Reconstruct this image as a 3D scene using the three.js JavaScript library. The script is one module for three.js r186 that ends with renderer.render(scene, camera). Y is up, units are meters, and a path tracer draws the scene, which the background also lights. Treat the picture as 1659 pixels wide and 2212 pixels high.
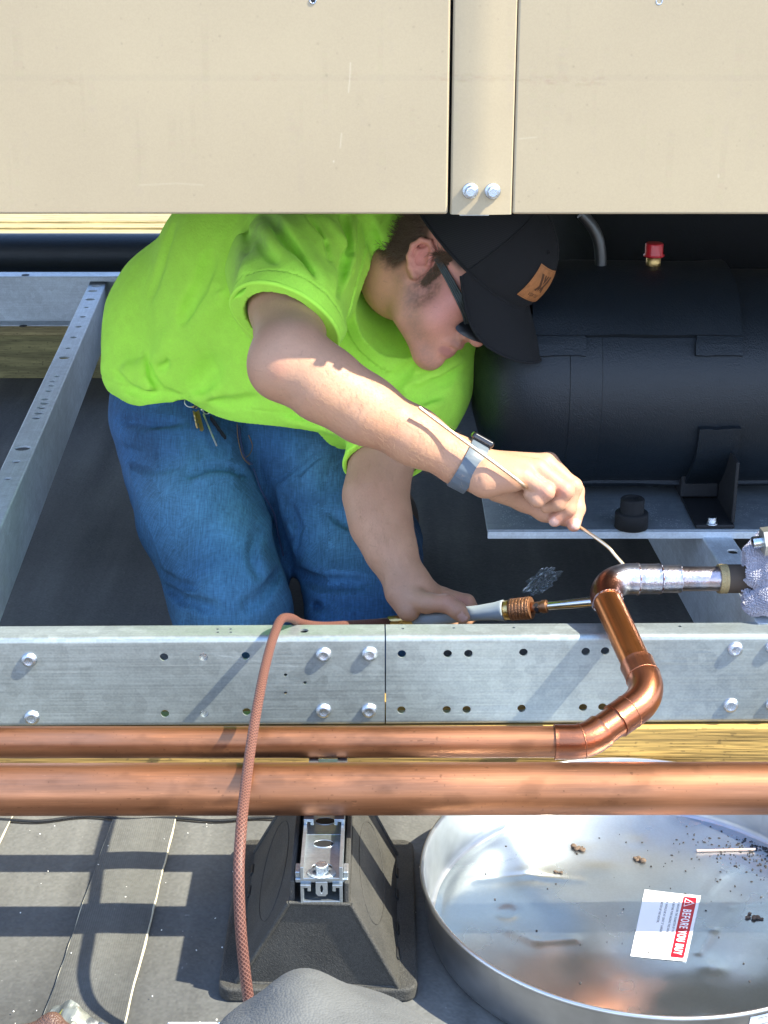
import * as THREE from 'three';
import { mergeGeometries, mergeVertices, toCreasedNormals } from 'three/addons/utils/BufferGeometryUtils.js';
import { RoundedBoxGeometry } from 'three/addons/geometries/RoundedBoxGeometry.js';

// ------------------------------------------------------------------ camera, sky, sun, exposure
const scene = new THREE.Scene();
const H = 1.043, PITCH = THREE.MathUtils.degToRad(21), FOC = 3400;   // eye height above the roof, look-down angle, focal length in half-frames of 1106
const camera = new THREE.PerspectiveCamera(2 * Math.atan(1106 / FOC) * 180 / Math.PI, 3 / 4, 0.05, 200);
camera.position.set(0, H, 0);
camera.rotation.x = -PITCH;
const renderer = new THREE.WebGLRenderer({ antialias: true });
renderer.toneMapping = THREE.LinearToneMapping;
renderer.toneMappingExposure = 2.8;
renderer.shadowMap.enabled = true;

const SUN = new THREE.Vector3(0.82, 1, 0.24).normalize();
{
  const W = 512, Hh = 256, data = new Float32Array(W * Hh * 4);
  for (let r = 0; r < Hh; r++) for (let c = 0; c < W; c++) {
    const el = ((r + 0.5) / Hh - 0.5) * Math.PI, az = ((c + 0.5) / W - 0.5) * 2 * Math.PI;
    const d = [Math.cos(az) * Math.cos(el), Math.sin(el), Math.sin(az) * Math.cos(el)];
    const cs = d[0] * SUN.x + d[1] * SUN.y + d[2] * SUN.z, up = Math.max(0, d[1]);
    const h = Math.pow(1 - up, 2.8), g = Math.pow(Math.max(0, cs), 6) * 0.22 + Math.pow(Math.max(0, cs), 60) * 0.7;  // horizon, out of view, brightened to light the space under the unit
    const o = (r * W + c) * 4, below = d[1] < 0;
    data[o] = below ? 0.3 : 0.165 + 1.05 * h + g;
    data[o + 1] = below ? 0.3 : 0.33 + 1.08 * h + g * 0.95;
    data[o + 2] = below ? 0.3 : 0.70 + 0.98 * h + g * 0.85;
    data[o + 3] = 1;
  }
  const sky = new THREE.DataTexture(data, W, Hh, THREE.RGBAFormat, THREE.FloatType);
  sky.mapping = THREE.EquirectangularReflectionMapping;
  sky.magFilter = sky.minFilter = THREE.LinearFilter;
  sky.needsUpdate = true;
  scene.background = sky; scene.environment = sky;
}
const sun = new THREE.DirectionalLight(new THREE.Color().setRGB(1, 0.95, 0.78), 4.8);
sun.position.copy(SUN).multiplyScalar(12).add(new THREE.Vector3(0, 0, -1.8));
sun.target.position.set(0, 0, -1.8);
sun.castShadow = true;
Object.assign(sun.shadow.camera, { left: -4, right: 4, top: 4, bottom: -4, near: 1, far: 30 });
sun.shadow.mapSize.set(4096, 4096); sun.shadow.radius = 1.2;
scene.add(sun, sun.target);

// ------------------------------------------------------------------ helpers
const V = (x, y, z) => new THREE.Vector3(x, y, z);
const cp = Math.cos(PITCH), sp = Math.sin(PITCH);
const RIGHT = V(1, 0, 0), UP = V(0, cp, -sp), TOWARD = V(0, sp, cp);
function ray(u, v) { const dx = (u - 829.5) / FOC, dy = -(v - 1106) / FOC; return V(dx, -sp + dy * cp, -cp - dy * sp); }
const eye = V(0, H, 0);
const P = (u, v, t) => ray(u, v).multiplyScalar(t).add(eye);              // a sight line and how far along it
const PY = (u, v, y) => { const d = ray(u, v); return d.multiplyScalar((y - H) / d.y).add(eye); };   // where a sight line meets a height
const PZ = (u, v, z) => { const d = ray(u, v); return d.multiplyScalar(z / d.z).add(eye); };         // ... and a distance

let seed = 12345;
const rnd = () => { seed = (seed + 0x6d2b79f5) | 0; let t = Math.imul(seed ^ (seed >>> 15), 1 | seed); t = (t + Math.imul(t ^ (t >>> 7), 61 | t)) ^ t; return ((t ^ (t >>> 14)) >>> 0) / 4294967296; };
const rr = (a, b) => a + (b - a) * rnd();
const clamp = (x, a, b) => Math.min(b, Math.max(a, x)), lerp = (a, b, t) => a + (b - a) * t;
const sstep = (a, b, x) => { const t = clamp((x - a) / (b - a), 0, 1); return t * t * (3 - 2 * t); };
const used = {};
const numbered = (n) => { const k = used[n] = (used[n] ?? -1) + 1; return k ? n + '_' + String(k).padStart(3, '0') : n; };
function tag(o, label, category, group, kind) {
  if (label) o.userData.label = label;
  if (category) o.userData.category = category;
  if (group) o.userData.group = group;
  if (kind) o.userData.kind = kind;
  return o;
}
function thing(name, label, category, pos, group) {
  const o = new THREE.Group(); o.name = numbered(name); scene.add(o);
  if (pos) o.position.copy(pos);
  return tag(o, label, category, group);
}
// a named mesh under a parent; geometry is given in world coordinates and moved to the parent's own
function part(name, geo, mat, parent, label) {
  if (Array.isArray(geo)) geo = merge(geo);
  let top = V(0, 0, 0); for (let p = parent; p && p !== scene; p = p.parent) top.add(p.position);
  if (top.lengthSq()) geo = geo.clone().translate(-top.x, -top.y, -top.z);
  const m = new THREE.Mesh(geo, mat); m.name = parent === scene ? numbered(name) : name; m.castShadow = m.receiveShadow = true; parent.add(m);
  if (label) m.userData.label = label;
  return m;
}
function merge(list) {
  const l = list.map((g) => { g = g.index ? g.toNonIndexed() : g; const o = new THREE.BufferGeometry(); for (const a of ['position', 'normal', 'uv']) if (g.attributes[a]) o.setAttribute(a, g.attributes[a]); if (!o.attributes.uv) o.setAttribute('uv', new THREE.BufferAttribute(new Float32Array(o.attributes.position.count * 2), 2)); return o; });
  return mergeGeometries(l);
}
// uv in metres, each face laid flat along its main axis
function boxUV(g) {
  g = g.index ? g.toNonIndexed() : g;
  const p = g.attributes.position, uv = new Float32Array(p.count * 2), a = V(), b = V(), c = V();
  for (let i = 0; i < p.count; i += 3) {
    a.fromBufferAttribute(p, i); b.fromBufferAttribute(p, i + 1); c.fromBufferAttribute(p, i + 2);
    const n = b.clone().sub(a).cross(c.clone().sub(a)), x = Math.abs(n.x), y = Math.abs(n.y), z = Math.abs(n.z);
    [a, b, c].forEach((q, k) => { const [s, t] = x > y && x > z ? [q.z, q.y] : y > z ? [q.x, q.z] : [q.x, q.y]; uv[(i + k) * 2] = s; uv[(i + k) * 2 + 1] = t; });
  }
  g.setAttribute('uv', new THREE.BufferAttribute(uv, 2));
  return g;
}
function box(x0, x1, y0, y1, z0, z1, r = 0.0015) {
  const g = r ? new RoundedBoxGeometry(x1 - x0, y1 - y0, z1 - z0, 2, r) : new THREE.BoxGeometry(x1 - x0, y1 - y0, z1 - z0);
  return boxUV(g.translate((x0 + x1) / 2, (y0 + y1) / 2, (z0 + z1) / 2));
}
// turns geometry built along +y (origin at a) so that +y points along dir
function along(g, a, dir, spin = 0) {
  const q = new THREE.Quaternion().setFromUnitVectors(V(0, 1, 0), dir.clone().normalize());
  if (spin) g.rotateY(spin);
  return g.applyQuaternion(q).translate(a.x, a.y, a.z);
}
const cyl = (a, b, r0, r1 = r0, seg = 24, open = false) => along(new THREE.CylinderGeometry(r1, r0, a.distanceTo(b), seg, 1, open).translate(0, a.distanceTo(b) / 2, 0), a, b.clone().sub(a));
const lathe = (pts, seg = 32) => new THREE.LatheGeometry(pts.map(([x, y]) => new THREE.Vector2(x, y)), seg);
// tube along points with its own radius at each; rads may be a function of 0..1; uv in metres
function tube(pts, rad, { n = 0, seg = 20, closed = false, cap = true, flat = null, smooth = true } = {}) {
  const curve = smooth ? new THREE.CatmullRomCurve3(pts, closed, 'centripetal') : null;
  const N = n || Math.max(8, pts.length * 8), C = [];
  if (smooth) for (let i = 0; i <= N; i++) C.push(curve.getPoint(i / N)); else C.push(...pts);
  const pos = [], uv = [], idx = [], M = C.length;
  let nrm = null, len = 0;
  for (let i = 0; i < M; i++) {
    const t = C[Math.min(M - 1, i + 1)].clone().sub(C[Math.max(0, i - 1)]).normalize();
    if (!nrm) { nrm = Math.abs(t.y) < 0.9 ? V(0, 1, 0) : V(1, 0, 0); }
    nrm = nrm.clone().sub(t.clone().multiplyScalar(nrm.dot(t))).normalize();
    const bi = t.clone().cross(nrm), r = typeof rad === 'function' ? rad(i / (M - 1)) : rad;
    if (i) len += C[i].distanceTo(C[i - 1]);
    for (let s = 0; s <= seg; s++) {
      const a = s / seg * 2 * Math.PI, q = C[i].clone().addScaledVector(nrm, Math.cos(a) * r).addScaledVector(bi, Math.sin(a) * r);
      pos.push(q.x, q.y, q.z); uv.push(len, s / seg * 2 * Math.PI * (typeof rad === 'function' ? rad(0.5) : rad));
    }
  }
  for (let i = 0; i < M - 1; i++) for (let s = 0; s < seg; s++) { const a = i * (seg + 1) + s, b = a + seg + 1; idx.push(a, b + 1, b, a, a + 1, b + 1); }
  const g = new THREE.BufferGeometry();
  g.setAttribute('position', new THREE.Float32BufferAttribute(pos, 3)); g.setAttribute('uv', new THREE.Float32BufferAttribute(uv, 2)); g.setIndex(idx); g.computeVertexNormals();
  // weld the normals along the tube's own seam
  const no = g.attributes.normal;
  for (let i = 0; i < M; i++) { const a = i * (seg + 1), b = a + seg, v = V(no.getX(a) + no.getX(b), no.getY(a) + no.getY(b), no.getZ(a) + no.getZ(b)).normalize(); no.setXYZ(a, v.x, v.y, v.z); no.setXYZ(b, v.x, v.y, v.z); }
  if (!cap) return g;
  const ends = [[C[0], C[0].clone().sub(C[1]), typeof rad === 'function' ? rad(0) : rad], [C[M - 1], C[M - 1].clone().sub(C[M - 2]), typeof rad === 'function' ? rad(1) : rad]];
  return merge([g, ...ends.map(([c, d, r]) => along(new THREE.CircleGeometry(r, seg).rotateX(-Math.PI / 2), c, d))]);
}
// corner points joined by straight runs and round bends
function bentPath(pts, radii, step = 0.004) {
  const out = [pts[0].clone()];
  for (let i = 1; i < pts.length - 1; i++) {
    const a = pts[i - 1].clone().sub(pts[i]).normalize(), b = pts[i + 1].clone().sub(pts[i]).normalize(), ang = a.angleTo(b), R = radii[i - 1], d = R / Math.tan(ang / 2);
    const mid = a.clone().add(b).normalize(), c = pts[i].clone().addScaledVector(mid, R / Math.sin(ang / 2)), p0 = pts[i].clone().addScaledVector(a, d), p1 = pts[i].clone().addScaledVector(b, d);
    const v0 = p0.clone().sub(c), v1 = p1.clone().sub(c), sweep = v0.angleTo(v1), ax = v0.clone().cross(v1).normalize(), n = Math.max(4, Math.ceil(R * sweep / step));
    for (let k = 0; k <= n; k++) out.push(c.clone().add(v0.clone().applyAxisAngle(ax, sweep * k / n)));
  }
  out.push(pts[pts.length - 1].clone());
  return out;
}

// ------------------------------------------------------------------ noise and computed textures
const hash = (x, y, z) => { let h = Math.imul(x, 374761393) ^ Math.imul(y, 668265263) ^ Math.imul(z, 2147483647 ^ 0x5bd1e995); h = Math.imul(h ^ (h >>> 13), 1274126177); return ((h ^ (h >>> 16)) >>> 0) / 4294967296; };
function noise3(x, y, z) {
  const i = Math.floor(x), j = Math.floor(y), k = Math.floor(z), s = (t) => t * t * (3 - 2 * t), a = s(x - i), b = s(y - j), c = s(z - k);
  return lerp(lerp(lerp(hash(i, j, k), hash(i + 1, j, k), a), lerp(hash(i, j + 1, k), hash(i + 1, j + 1, k), a), b), lerp(lerp(hash(i, j, k + 1), hash(i + 1, j, k + 1), a), lerp(hash(i, j + 1, k + 1), hash(i + 1, j + 1, k + 1), a), b), c);
}
const fbm3 = (x, y, z, o = 4) => { let v = 0, a = 0.5, t = 0; for (let i = 0; i < o; i++) { v += a * noise3(x, y, z); t += a; a *= 0.5; x = x * 2 + 7.1; y = y * 2 + 3.7; z = z * 2 + 1.3; } return v / t; };
// periodic on the unit square with px, py cells
function pn(u, v, px, py, s = 0) {
  const x = u * px, y = v * py, i = Math.floor(x), j = Math.floor(y), f = (t) => t * t * (3 - 2 * t), a = f(x - i), b = f(y - j), m = (q, n) => ((q % n) + n) % n, h = (q, w) => hash(m(q, px), m(w, py), s);
  return lerp(lerp(h(i, j), h(i + 1, j), a), lerp(h(i, j + 1), h(i + 1, j + 1), a), b);
}
const pf = (u, v, px, py, o = 4, s = 0) => { let r = 0, a = 0.5, t = 0; for (let i = 0; i < o; i++) { r += a * pn(u, v, px << i, py << i, s + i); t += a; a *= 0.5; } return r / t; };
function cells(u, v, n, s = 0) {   // distance to the nearest seed and that seed's own number
  const x = u * n, y = v * n, i = Math.floor(x), j = Math.floor(y), m = (q) => ((q % n) + n) % n;
  let best = 9, id = 0;
  for (let a = -1; a < 2; a++) for (let b = -1; b < 2; b++) { const h = hash(m(i + a), m(j + b), s), k = hash(m(i + a), m(j + b), s + 1), d = Math.hypot(i + a + h - x, j + b + k - y); if (d < best) { best = d; id = hash(m(i + a), m(j + b), s + 2); } }
  return [best, id];
}
function makeTex(w, h, metres, fn, srgb) {
  const d = new Uint8Array(w * h * 4);
  for (let y = 0; y < h; y++) for (let x = 0; x < w; x++) { const c = fn((x + 0.5) / w, (y + 0.5) / h), o = (y * w + x) * 4; for (let k = 0; k < 3; k++) d[o + k] = clamp(Math.round((c.length ? c[k] : c) * 255), 0, 255); d[o + 3] = 255; }
  const t = new THREE.DataTexture(d, w, h); t.wrapS = t.wrapT = THREE.RepeatWrapping; t.magFilter = t.minFilter = THREE.LinearFilter;
  if (srgb) t.colorSpace = THREE.SRGBColorSpace;
  const [a, b] = [].concat(metres); t.repeat.set(1 / a, 1 / (b ?? a)); t.needsUpdate = true;
  return t;
}
const again = (t, a, b = a) => { const c = t.clone(); c.repeat.set(1 / a, 1 / b); c.needsUpdate = true; return c; };
function canvasTex(w, h, draw, srgb = true) {
  const c = document.createElement('canvas'); c.width = w; c.height = h; draw(c.getContext('2d'), w, h);
  const t = new THREE.CanvasTexture(c); if (srgb) t.colorSpace = THREE.SRGBColorSpace; return t;
}
const lin = (r, g, b) => new THREE.Color().setRGB(r, g, b);
const std = (o) => new THREE.MeshStandardMaterial(o), phys = (o) => new THREE.MeshPhysicalMaterial(o);

// ------------------------------------------------------------------ distance fields: smooth bodies and cloth
class Field {
  constructor() { this.p = []; this.s = []; this.folds = []; this.extra = null; }
  cap(a, b, ra, rb = ra, k = 0.02) { this.p.push({ t: 0, a, b, ra, rb, k, ab: b.clone().sub(a), l2: Math.max(1e-9, b.distanceToSquared(a)), c: a.clone().add(b).multiplyScalar(0.5), R: a.distanceTo(b) / 2 + Math.max(ra, rb) }); return this; }
  chain(list, k = 0.02) { for (let i = 0; i < list.length - 1; i++) this.cap(list[i][0], list[i + 1][0], list[i][1], list[i + 1][1], k); return this; }
  ball(c, r, k = 0.02) { return this.cap(c, c, r, r, k); }
  ell(c, r, axes = null, k = 0.02) { this.p.push({ t: 1, c, r, ax: axes, k, R: Math.max(r.x, r.y, r.z) }); return this; }
  sub(f, o, s, c, R, k) { this.p.push({ t: 2, f, o, s, c, R, k }); return this; }     // another field, scaled about o
  cut(fn) { this.s.push(fn); return this; }     // subtract where fn > 0 ... d = max(d, fn)
  fold(pts, w, amp) { this.folds.push({ pts, w, amp, c: pts[0], R: Math.max(...pts.map((q) => q.distanceTo(pts[0]))) + 3 * w }); return this; }
  one(q, x, y, z) {
    if (q.t === 2) return q.s * q.f.at(q.o.x + (x - q.o.x) / q.s, q.o.y + (y - q.o.y) / q.s, q.o.z + (z - q.o.z) / q.s);
    if (q.t === 0) {
      const dx = x - q.a.x, dy = y - q.a.y, dz = z - q.a.z, h = clamp((dx * q.ab.x + dy * q.ab.y + dz * q.ab.z) / q.l2, 0, 1);
      const ex = dx - q.ab.x * h, ey = dy - q.ab.y * h, ez = dz - q.ab.z * h;
      return Math.sqrt(ex * ex + ey * ey + ez * ez) - (q.ra + (q.rb - q.ra) * h);
    }
    let dx = x - q.c.x, dy = y - q.c.y, dz = z - q.c.z;
    if (q.ax) { const [A, B, C] = q.ax, a = dx * A.x + dy * A.y + dz * A.z, b = dx * B.x + dy * B.y + dz * B.z, c = dx * C.x + dy * C.y + dz * C.z; dx = a; dy = b; dz = c; }
    const a = dx / q.r.x, b = dy / q.r.y, c = dz / q.r.z, k0 = Math.sqrt(a * a + b * b + c * c), a2 = a / q.r.x, b2 = b / q.r.y, c2 = c / q.r.z, k1 = Math.sqrt(a2 * a2 + b2 * b2 + c2 * c2);
    return k1 < 1e-9 ? -Math.min(q.r.x, q.r.y, q.r.z) : k0 * (k0 - 1) / k1;
  }
  base(x, y, z) {
    let d = 1e3;
    for (const q of this.p) {
      const bx = x - q.c.x, by = y - q.c.y, bz = z - q.c.z, far = Math.sqrt(bx * bx + by * by + bz * bz) - q.R;
      if (far > d + q.k && d < 0.5) continue;
      const e = this.one(q, x, y, z), h = Math.max(q.k - Math.abs(d - e), 0) / q.k;
      d = Math.min(d, e) - h * h * q.k * 0.25;
    }
    return d;
  }
  at(x, y, z) {
    let d = this.base(x, y, z);
    if (d > 0.06) return d;
    for (const f of this.folds) {
      if (Math.hypot(x - f.c.x, y - f.c.y, z - f.c.z) > f.R) continue;
      let best = 1e9, at = 0; const n = f.pts.length - 1;
      for (let i = 0; i < n; i++) { const a = f.pts[i], b = f.pts[i + 1], ux = b.x - a.x, uy = b.y - a.y, uz = b.z - a.z, l = ux * ux + uy * uy + uz * uz, h = clamp(((x - a.x) * ux + (y - a.y) * uy + (z - a.z) * uz) / l, 0, 1), e = (x - a.x - ux * h) ** 2 + (y - a.y - uy * h) ** 2 + (z - a.z - uz * h) ** 2; if (e < best) { best = e; at = (i + h) / n; } }
      const fade = Math.min(1, Math.min(at, 1 - at) * 4 + 0.15);
      d -= f.amp < 0 ? f.amp * fade * Math.exp(-best / (f.w * f.w)) : f.amp * fade * Math.exp(-(Math.sqrt(best + 0.06 * f.w * f.w) - 0.245 * f.w) / (0.85 * f.w));
    }
    if (this.extra) d -= this.extra(x, y, z);
    for (const s of this.s) d = Math.max(d, s(x, y, z));
    return d;
  }
  // where the line of sight through (u, v) first meets the field
  trace(u, v, lift = 0) { const d = ray(u, v); let t = 1.3; for (let i = 0; i < 120; i++) { const e = this.base(d.x * t, d.y * t + H, d.z * t); if (e < 0.0004 || t > 3.2) break; t += e * 0.8 / d.length(); } return d.multiplyScalar(t + lift).add(eye); }
}
const plane = (p, n) => { n = n.clone().normalize(); const c = n.dot(p); return (x, y, z) => n.x * x + n.y * y + n.z * z - c; };
function meshField(f, lo, hi, h, color) {
  const nx = Math.ceil((hi.x - lo.x) / h) + 1, ny = Math.ceil((hi.y - lo.y) / h) + 1, nz = Math.ceil((hi.z - lo.z) / h) + 1, val = new Float32Array(nx * ny * nz), id = new Int32Array(nx * ny * nz).fill(-1);
  // coarse pass first: cells far from the surface keep the coarse value
  const S = 4;
  for (let k = 0; k < nz; k += S) for (let j = 0; j < ny; j += S) for (let i = 0; i < nx; i += S) {
    const c = f(lo.x + (i + S / 2) * h, lo.y + (j + S / 2) * h, lo.z + (k + S / 2) * h), far = Math.abs(c) > S * h * 1.35;
    for (let c2 = k; c2 < Math.min(nz, k + S); c2++) for (let b = j; b < Math.min(ny, j + S); b++) for (let a = i; a < Math.min(nx, i + S); a++) val[(c2 * ny + b) * nx + a] = far ? c : f(lo.x + a * h, lo.y + b * h, lo.z + c2 * h);
  }
  const pos = [], idx = [];
  const at = (i, j, k) => val[(k * ny + j) * nx + i];
  for (let k = 0; k < nz - 1; k++) for (let j = 0; j < ny - 1; j++) for (let i = 0; i < nx - 1; i++) {
    let n = 0, x = 0, y = 0, z = 0, neg = 0;
    const v = [at(i, j, k), at(i + 1, j, k), at(i, j + 1, k), at(i + 1, j + 1, k), at(i, j, k + 1), at(i + 1, j, k + 1), at(i, j + 1, k + 1), at(i + 1, j + 1, k + 1)];
    for (let c = 0; c < 8; c++) if (v[c] < 0) neg++;
    if (neg === 0 || neg === 8) continue;
    for (const [a, b] of EDGES) if ((v[a] < 0) !== (v[b] < 0)) { const t = v[a] / (v[a] - v[b]); x += (a & 1) + ((b & 1) - (a & 1)) * t; y += ((a >> 1) & 1) + (((b >> 1) & 1) - ((a >> 1) & 1)) * t; z += (a >> 2) + ((b >> 2) - (a >> 2)) * t; n++; }
    id[(k * ny + j) * nx + i] = pos.length / 3;
    pos.push(lo.x + (i + x / n) * h, lo.y + (j + y / n) * h, lo.z + (k + z / n) * h);
  }
  const q = (a, b, c, d, flip) => { if (a < 0 || b < 0 || c < 0 || d < 0) return; if (flip) idx.push(a, c, b, a, d, c); else idx.push(a, b, c, a, c, d); };
  const I = (i, j, k) => id[(k * ny + j) * nx + i];
  for (let k = 1; k < nz - 1; k++) for (let j = 1; j < ny - 1; j++) for (let i = 1; i < nx - 1; i++) {
    const s = at(i, j, k) < 0;
    if (s !== at(i + 1, j, k) < 0) q(I(i, j - 1, k - 1), I(i, j, k - 1), I(i, j, k), I(i, j - 1, k), !s);
    if (s !== at(i, j + 1, k) < 0) q(I(i - 1, j, k - 1), I(i - 1, j, k), I(i, j, k), I(i, j, k - 1), !s);
    if (s !== at(i, j, k + 1) < 0) q(I(i - 1, j - 1, k), I(i, j - 1, k), I(i, j, k), I(i - 1, j, k), !s);
  }
  const N = pos.length / 3, no = new Float32Array(N * 3), col = color ? new Float32Array(N * 3) : null, e = h * 0.35;
  for (let i = 0; i < N; i++) {
    let x = pos[i * 3], y = pos[i * 3 + 1], z = pos[i * 3 + 2], gx, gy, gz;
    for (let it = 0; it < 2; it++) {
      gx = f(x + e, y, z) - f(x - e, y, z); gy = f(x, y + e, z) - f(x, y - e, z); gz = f(x, y, z + e) - f(x, y, z - e);
      const l = Math.hypot(gx, gy, gz) || 1; gx /= l; gy /= l; gz /= l;
      if (it === 0) { const d = clamp(f(x, y, z), -h * 0.5, h * 0.5); x -= gx * d; y -= gy * d; z -= gz * d; }
    }
    pos[i * 3] = x; pos[i * 3 + 1] = y; pos[i * 3 + 2] = z; no[i * 3] = gx; no[i * 3 + 1] = gy; no[i * 3 + 2] = gz;
    if (color) { const c = color(x, y, z, gx, gy, gz); col[i * 3] = c[0]; col[i * 3 + 1] = c[1]; col[i * 3 + 2] = c[2]; }
  }
  const g = new THREE.BufferGeometry();
  g.setAttribute('position', new THREE.Float32BufferAttribute(pos, 3)); g.setAttribute('normal', new THREE.BufferAttribute(no, 3));
  if (color) g.setAttribute('color', new THREE.BufferAttribute(col, 3));
  g.setIndex(idx);
  return boxUV(g);
}
const EDGES = [[0, 1], [2, 3], [4, 5], [6, 7], [0, 2], [1, 3], [4, 6], [5, 7], [0, 4], [1, 5], [2, 6], [3, 7]];
// ------------------------------------------------------------------ materials
const T = {};
T.mottle = makeTex(512, 512, 1, (u, v) => { const a = pf(u, v, 4, 4, 6), b = pf(u, v, 64, 64, 3, 9); return 0.78 + 0.3 * (a - 0.5) + 0.22 * (b - 0.5); });
T.grain = makeTex(512, 512, 0.12, (u, v) => 0.5 + 0.5 * (pf(u, v, 96, 96, 3, 4) - 0.5) + 0.2 * (pn(u, v, 256, 256, 5) - 0.5));
T.roof = makeTex(1024, 1024, 1.3, (u, v) => {
  const big = pf(u, v, 3, 3, 6, 21), streak = pf(u, v, 30, 3, 4, 22), fine = pn(u, v, 400, 400, 23), sp = pn(u, v, 330, 330, 24);
  let g = 0.35 + 0.26 * (big - 0.5) + 0.17 * (streak - 0.5) + 0.045 * (fine - 0.5);
  if (sp > 0.988) g += 0.16;
  return [g * 1.0, g * 0.995, g * 0.965];
}, true);
T.roofBump = makeTex(512, 512, 0.35, (u, v) => 0.5 * pf(u, v, 10, 10, 4, 31) + 0.5 * pn(u, v, 128, 128, 32));
T.emboss = makeTex(256, 256, 0.03, (u, v) => { const a = Math.sin((u + v) * Math.PI * 2 * 6), b = Math.sin((u - v) * Math.PI * 2 * 6); return 0.5 + 0.25 * (a * b) + 0.2 * (pn(u, v, 64, 64, 7) - 0.5); });
// galvanised sheet: spangle, rolling lines, rub marks
T.zinc = makeTex(1024, 1024, 0.6, (u, v) => {
  const [d, id] = cells(u, v, 46, 3), cloud = pf(u, v, 4, 5, 5, 41), roll = pn(u, v, 6, 500, 42), fine = pn(u, v, 300, 300, 43);
  const g = 0.84 + 0.05 * (id - 0.5) + 0.14 * (cloud - 0.5) + 0.05 * (roll - 0.5) + 0.06 * (fine - 0.5);
  return [g * 0.955, g * 0.985, g * 1.0];
}, true);
T.zincRough = makeTex(1024, 1024, 0.6, (u, v) => {
  const [d, id] = cells(u, v, 46, 3), cloud = pf(u, v, 3, 4, 5, 51), roll = pn(u, v, 8, 420, 52);
  let g = 0.40 + 0.07 * (id - 0.5) + 0.20 * (cloud - 0.5) + 0.08 * (roll - 0.5);
  const s1 = Math.abs(((v * 7 + u * 1.3 + 0.25 * pn(u, v, 3, 3, 53)) % 1) - 0.5); if (s1 < 0.006 && pn(u, v, 7, 2, 54) > 0.62) g += 0.25;
  return g;
});
T.zincBump = makeTex(512, 512, 0.5, (u, v) => 0.6 * pf(u, v, 5, 5, 4, 61) + 0.3 * pn(u, v, 4, 256, 62) + 0.1 * pn(u, v, 200, 200, 63));
T.copper = makeTex(1024, 512, [0.9, 0.17], (u, v) => {
  const streak = pn(u, v, 14, 90, 71), streak2 = pn(u, v, 40, 256, 72), blot = pf(u, v, 9, 4, 5, 73), pink = pf(u, v, 7, 3, 4, 74), dark = pf(u, v, 24, 8, 4, 75);
  let k = 0.88 + 0.05 * (streak - 0.5) + 0.06 * (streak2 - 0.5) + 0.20 * (blot - 0.5);
  k *= 1 - 0.10 * sstep(0.60, 0.78, dark);
  if (pn(u, v, 260, 50, 77) > 0.945) k *= 0.84; else if (pn(u, v, 60, 220, 78) > 0.95) k *= 1.1;
  return [k * lerp(0.905, 0.91, pink), k * lerp(0.60, 0.66, pink), k * lerp(0.43, 0.555, pink)];
}, true);
T.copperRough = makeTex(1024, 512, [0.9, 0.17], (u, v) => 0.42 + 0.08 * (pn(u, v, 20, 128, 81) - 0.5) + 0.26 * (pf(u, v, 10, 4, 5, 82) - 0.5));
T.wood = makeTex(1024, 256, [1.1, 0.28], (u, v) => {
  const w = pf(u, v, 4, 6, 4, 91), ring = Math.sin((v * 9 + 1.6 * w + 0.25 * pn(u, v, 9, 60, 92)) * Math.PI * 2), fib = pn(u, v, 60, 256, 93), fib2 = pn(u, v, 24, 128, 95), blot = pf(u, v, 6, 2, 4, 94);
  const fleck = pn(u, v, 150, 200, 98), k = (0.84 + 0.08 * ring + 0.16 * (fib - 0.5) + 0.10 * (fib2 - 0.5) + 0.2 * (blot - 0.5)) * (fleck > 0.88 ? 0.8 : 1);
  return [k * 0.86, k * 0.745, k * 0.47];
}, true);
T.woodBump = makeTex(512, 256, [1.1, 0.28], (u, v) => 0.6 * pn(u, v, 30, 200, 96) + 0.4 * pn(u, v, 10, 60, 97));
T.foam = makeTex(512, 512, 0.25, (u, v) => 0.6 * pn(u, v, 256, 256, 101) + 0.4 * pf(u, v, 20, 20, 4, 102));
T.denim = makeTex(1024, 1024, 0.36, (u, v) => {
  const tw = Math.sin((u * 1 + v * 1) * Math.PI * 2 * 190), warp = pn(u, v, 340, 60, 111), weft = pn(u, v, 60, 340, 112), wear = pf(u, v, 5, 5, 5, 113), slub = pn(u, v, 256, 24, 114);
  const k = 0.56 + 0.04 * tw + 0.09 * (warp - 0.5) + 0.07 * (weft - 0.5) + 0.08 * (slub - 0.5) + 0.22 * (wear - 0.5);
  return [k * 0.58, k * 0.93, k * 1.17];
}, true);
T.denimBump = makeTex(512, 512, 0.09, (u, v) => 0.5 + 0.3 * Math.sin((u + v) * Math.PI * 2 * 48) + 0.3 * (pn(u, v, 128, 128, 115) - 0.5));
T.knit = makeTex(512, 512, 0.06, (u, v) => 0.5 + 0.18 * Math.sin(u * Math.PI * 2 * 40) * Math.sin(v * Math.PI * 2 * 40) + 0.5 * (pf(u, v, 24, 24, 4, 121) - 0.5));
T.knitCol = makeTex(512, 512, 0.3, (u, v) => 0.93 + 0.10 * (pf(u, v, 30, 30, 4, 122) - 0.5) + 0.07 * (pn(u, v, 256, 256, 123) - 0.5));
T.skin = makeTex(512, 512, 0.10, (u, v) => 0.55 * pf(u, v, 40, 40, 3, 131) + 0.45 * pf(u, v, 8, 8, 4, 132));
T.skinCol = makeTex(512, 512, 0.14, (u, v) => { const a = pf(u, v, 8, 8, 5, 133), b = pn(u, v, 90, 90, 134), f = pn(u, v, 38, 38, 135); const k = 0.94 + 0.12 * (a - 0.5) + 0.06 * (b - 0.5) - (f > 0.93 ? 0.10 : 0); return [k, k - 0.02 * (a - 0.5), k - 0.03 * (a - 0.5)]; });
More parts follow.
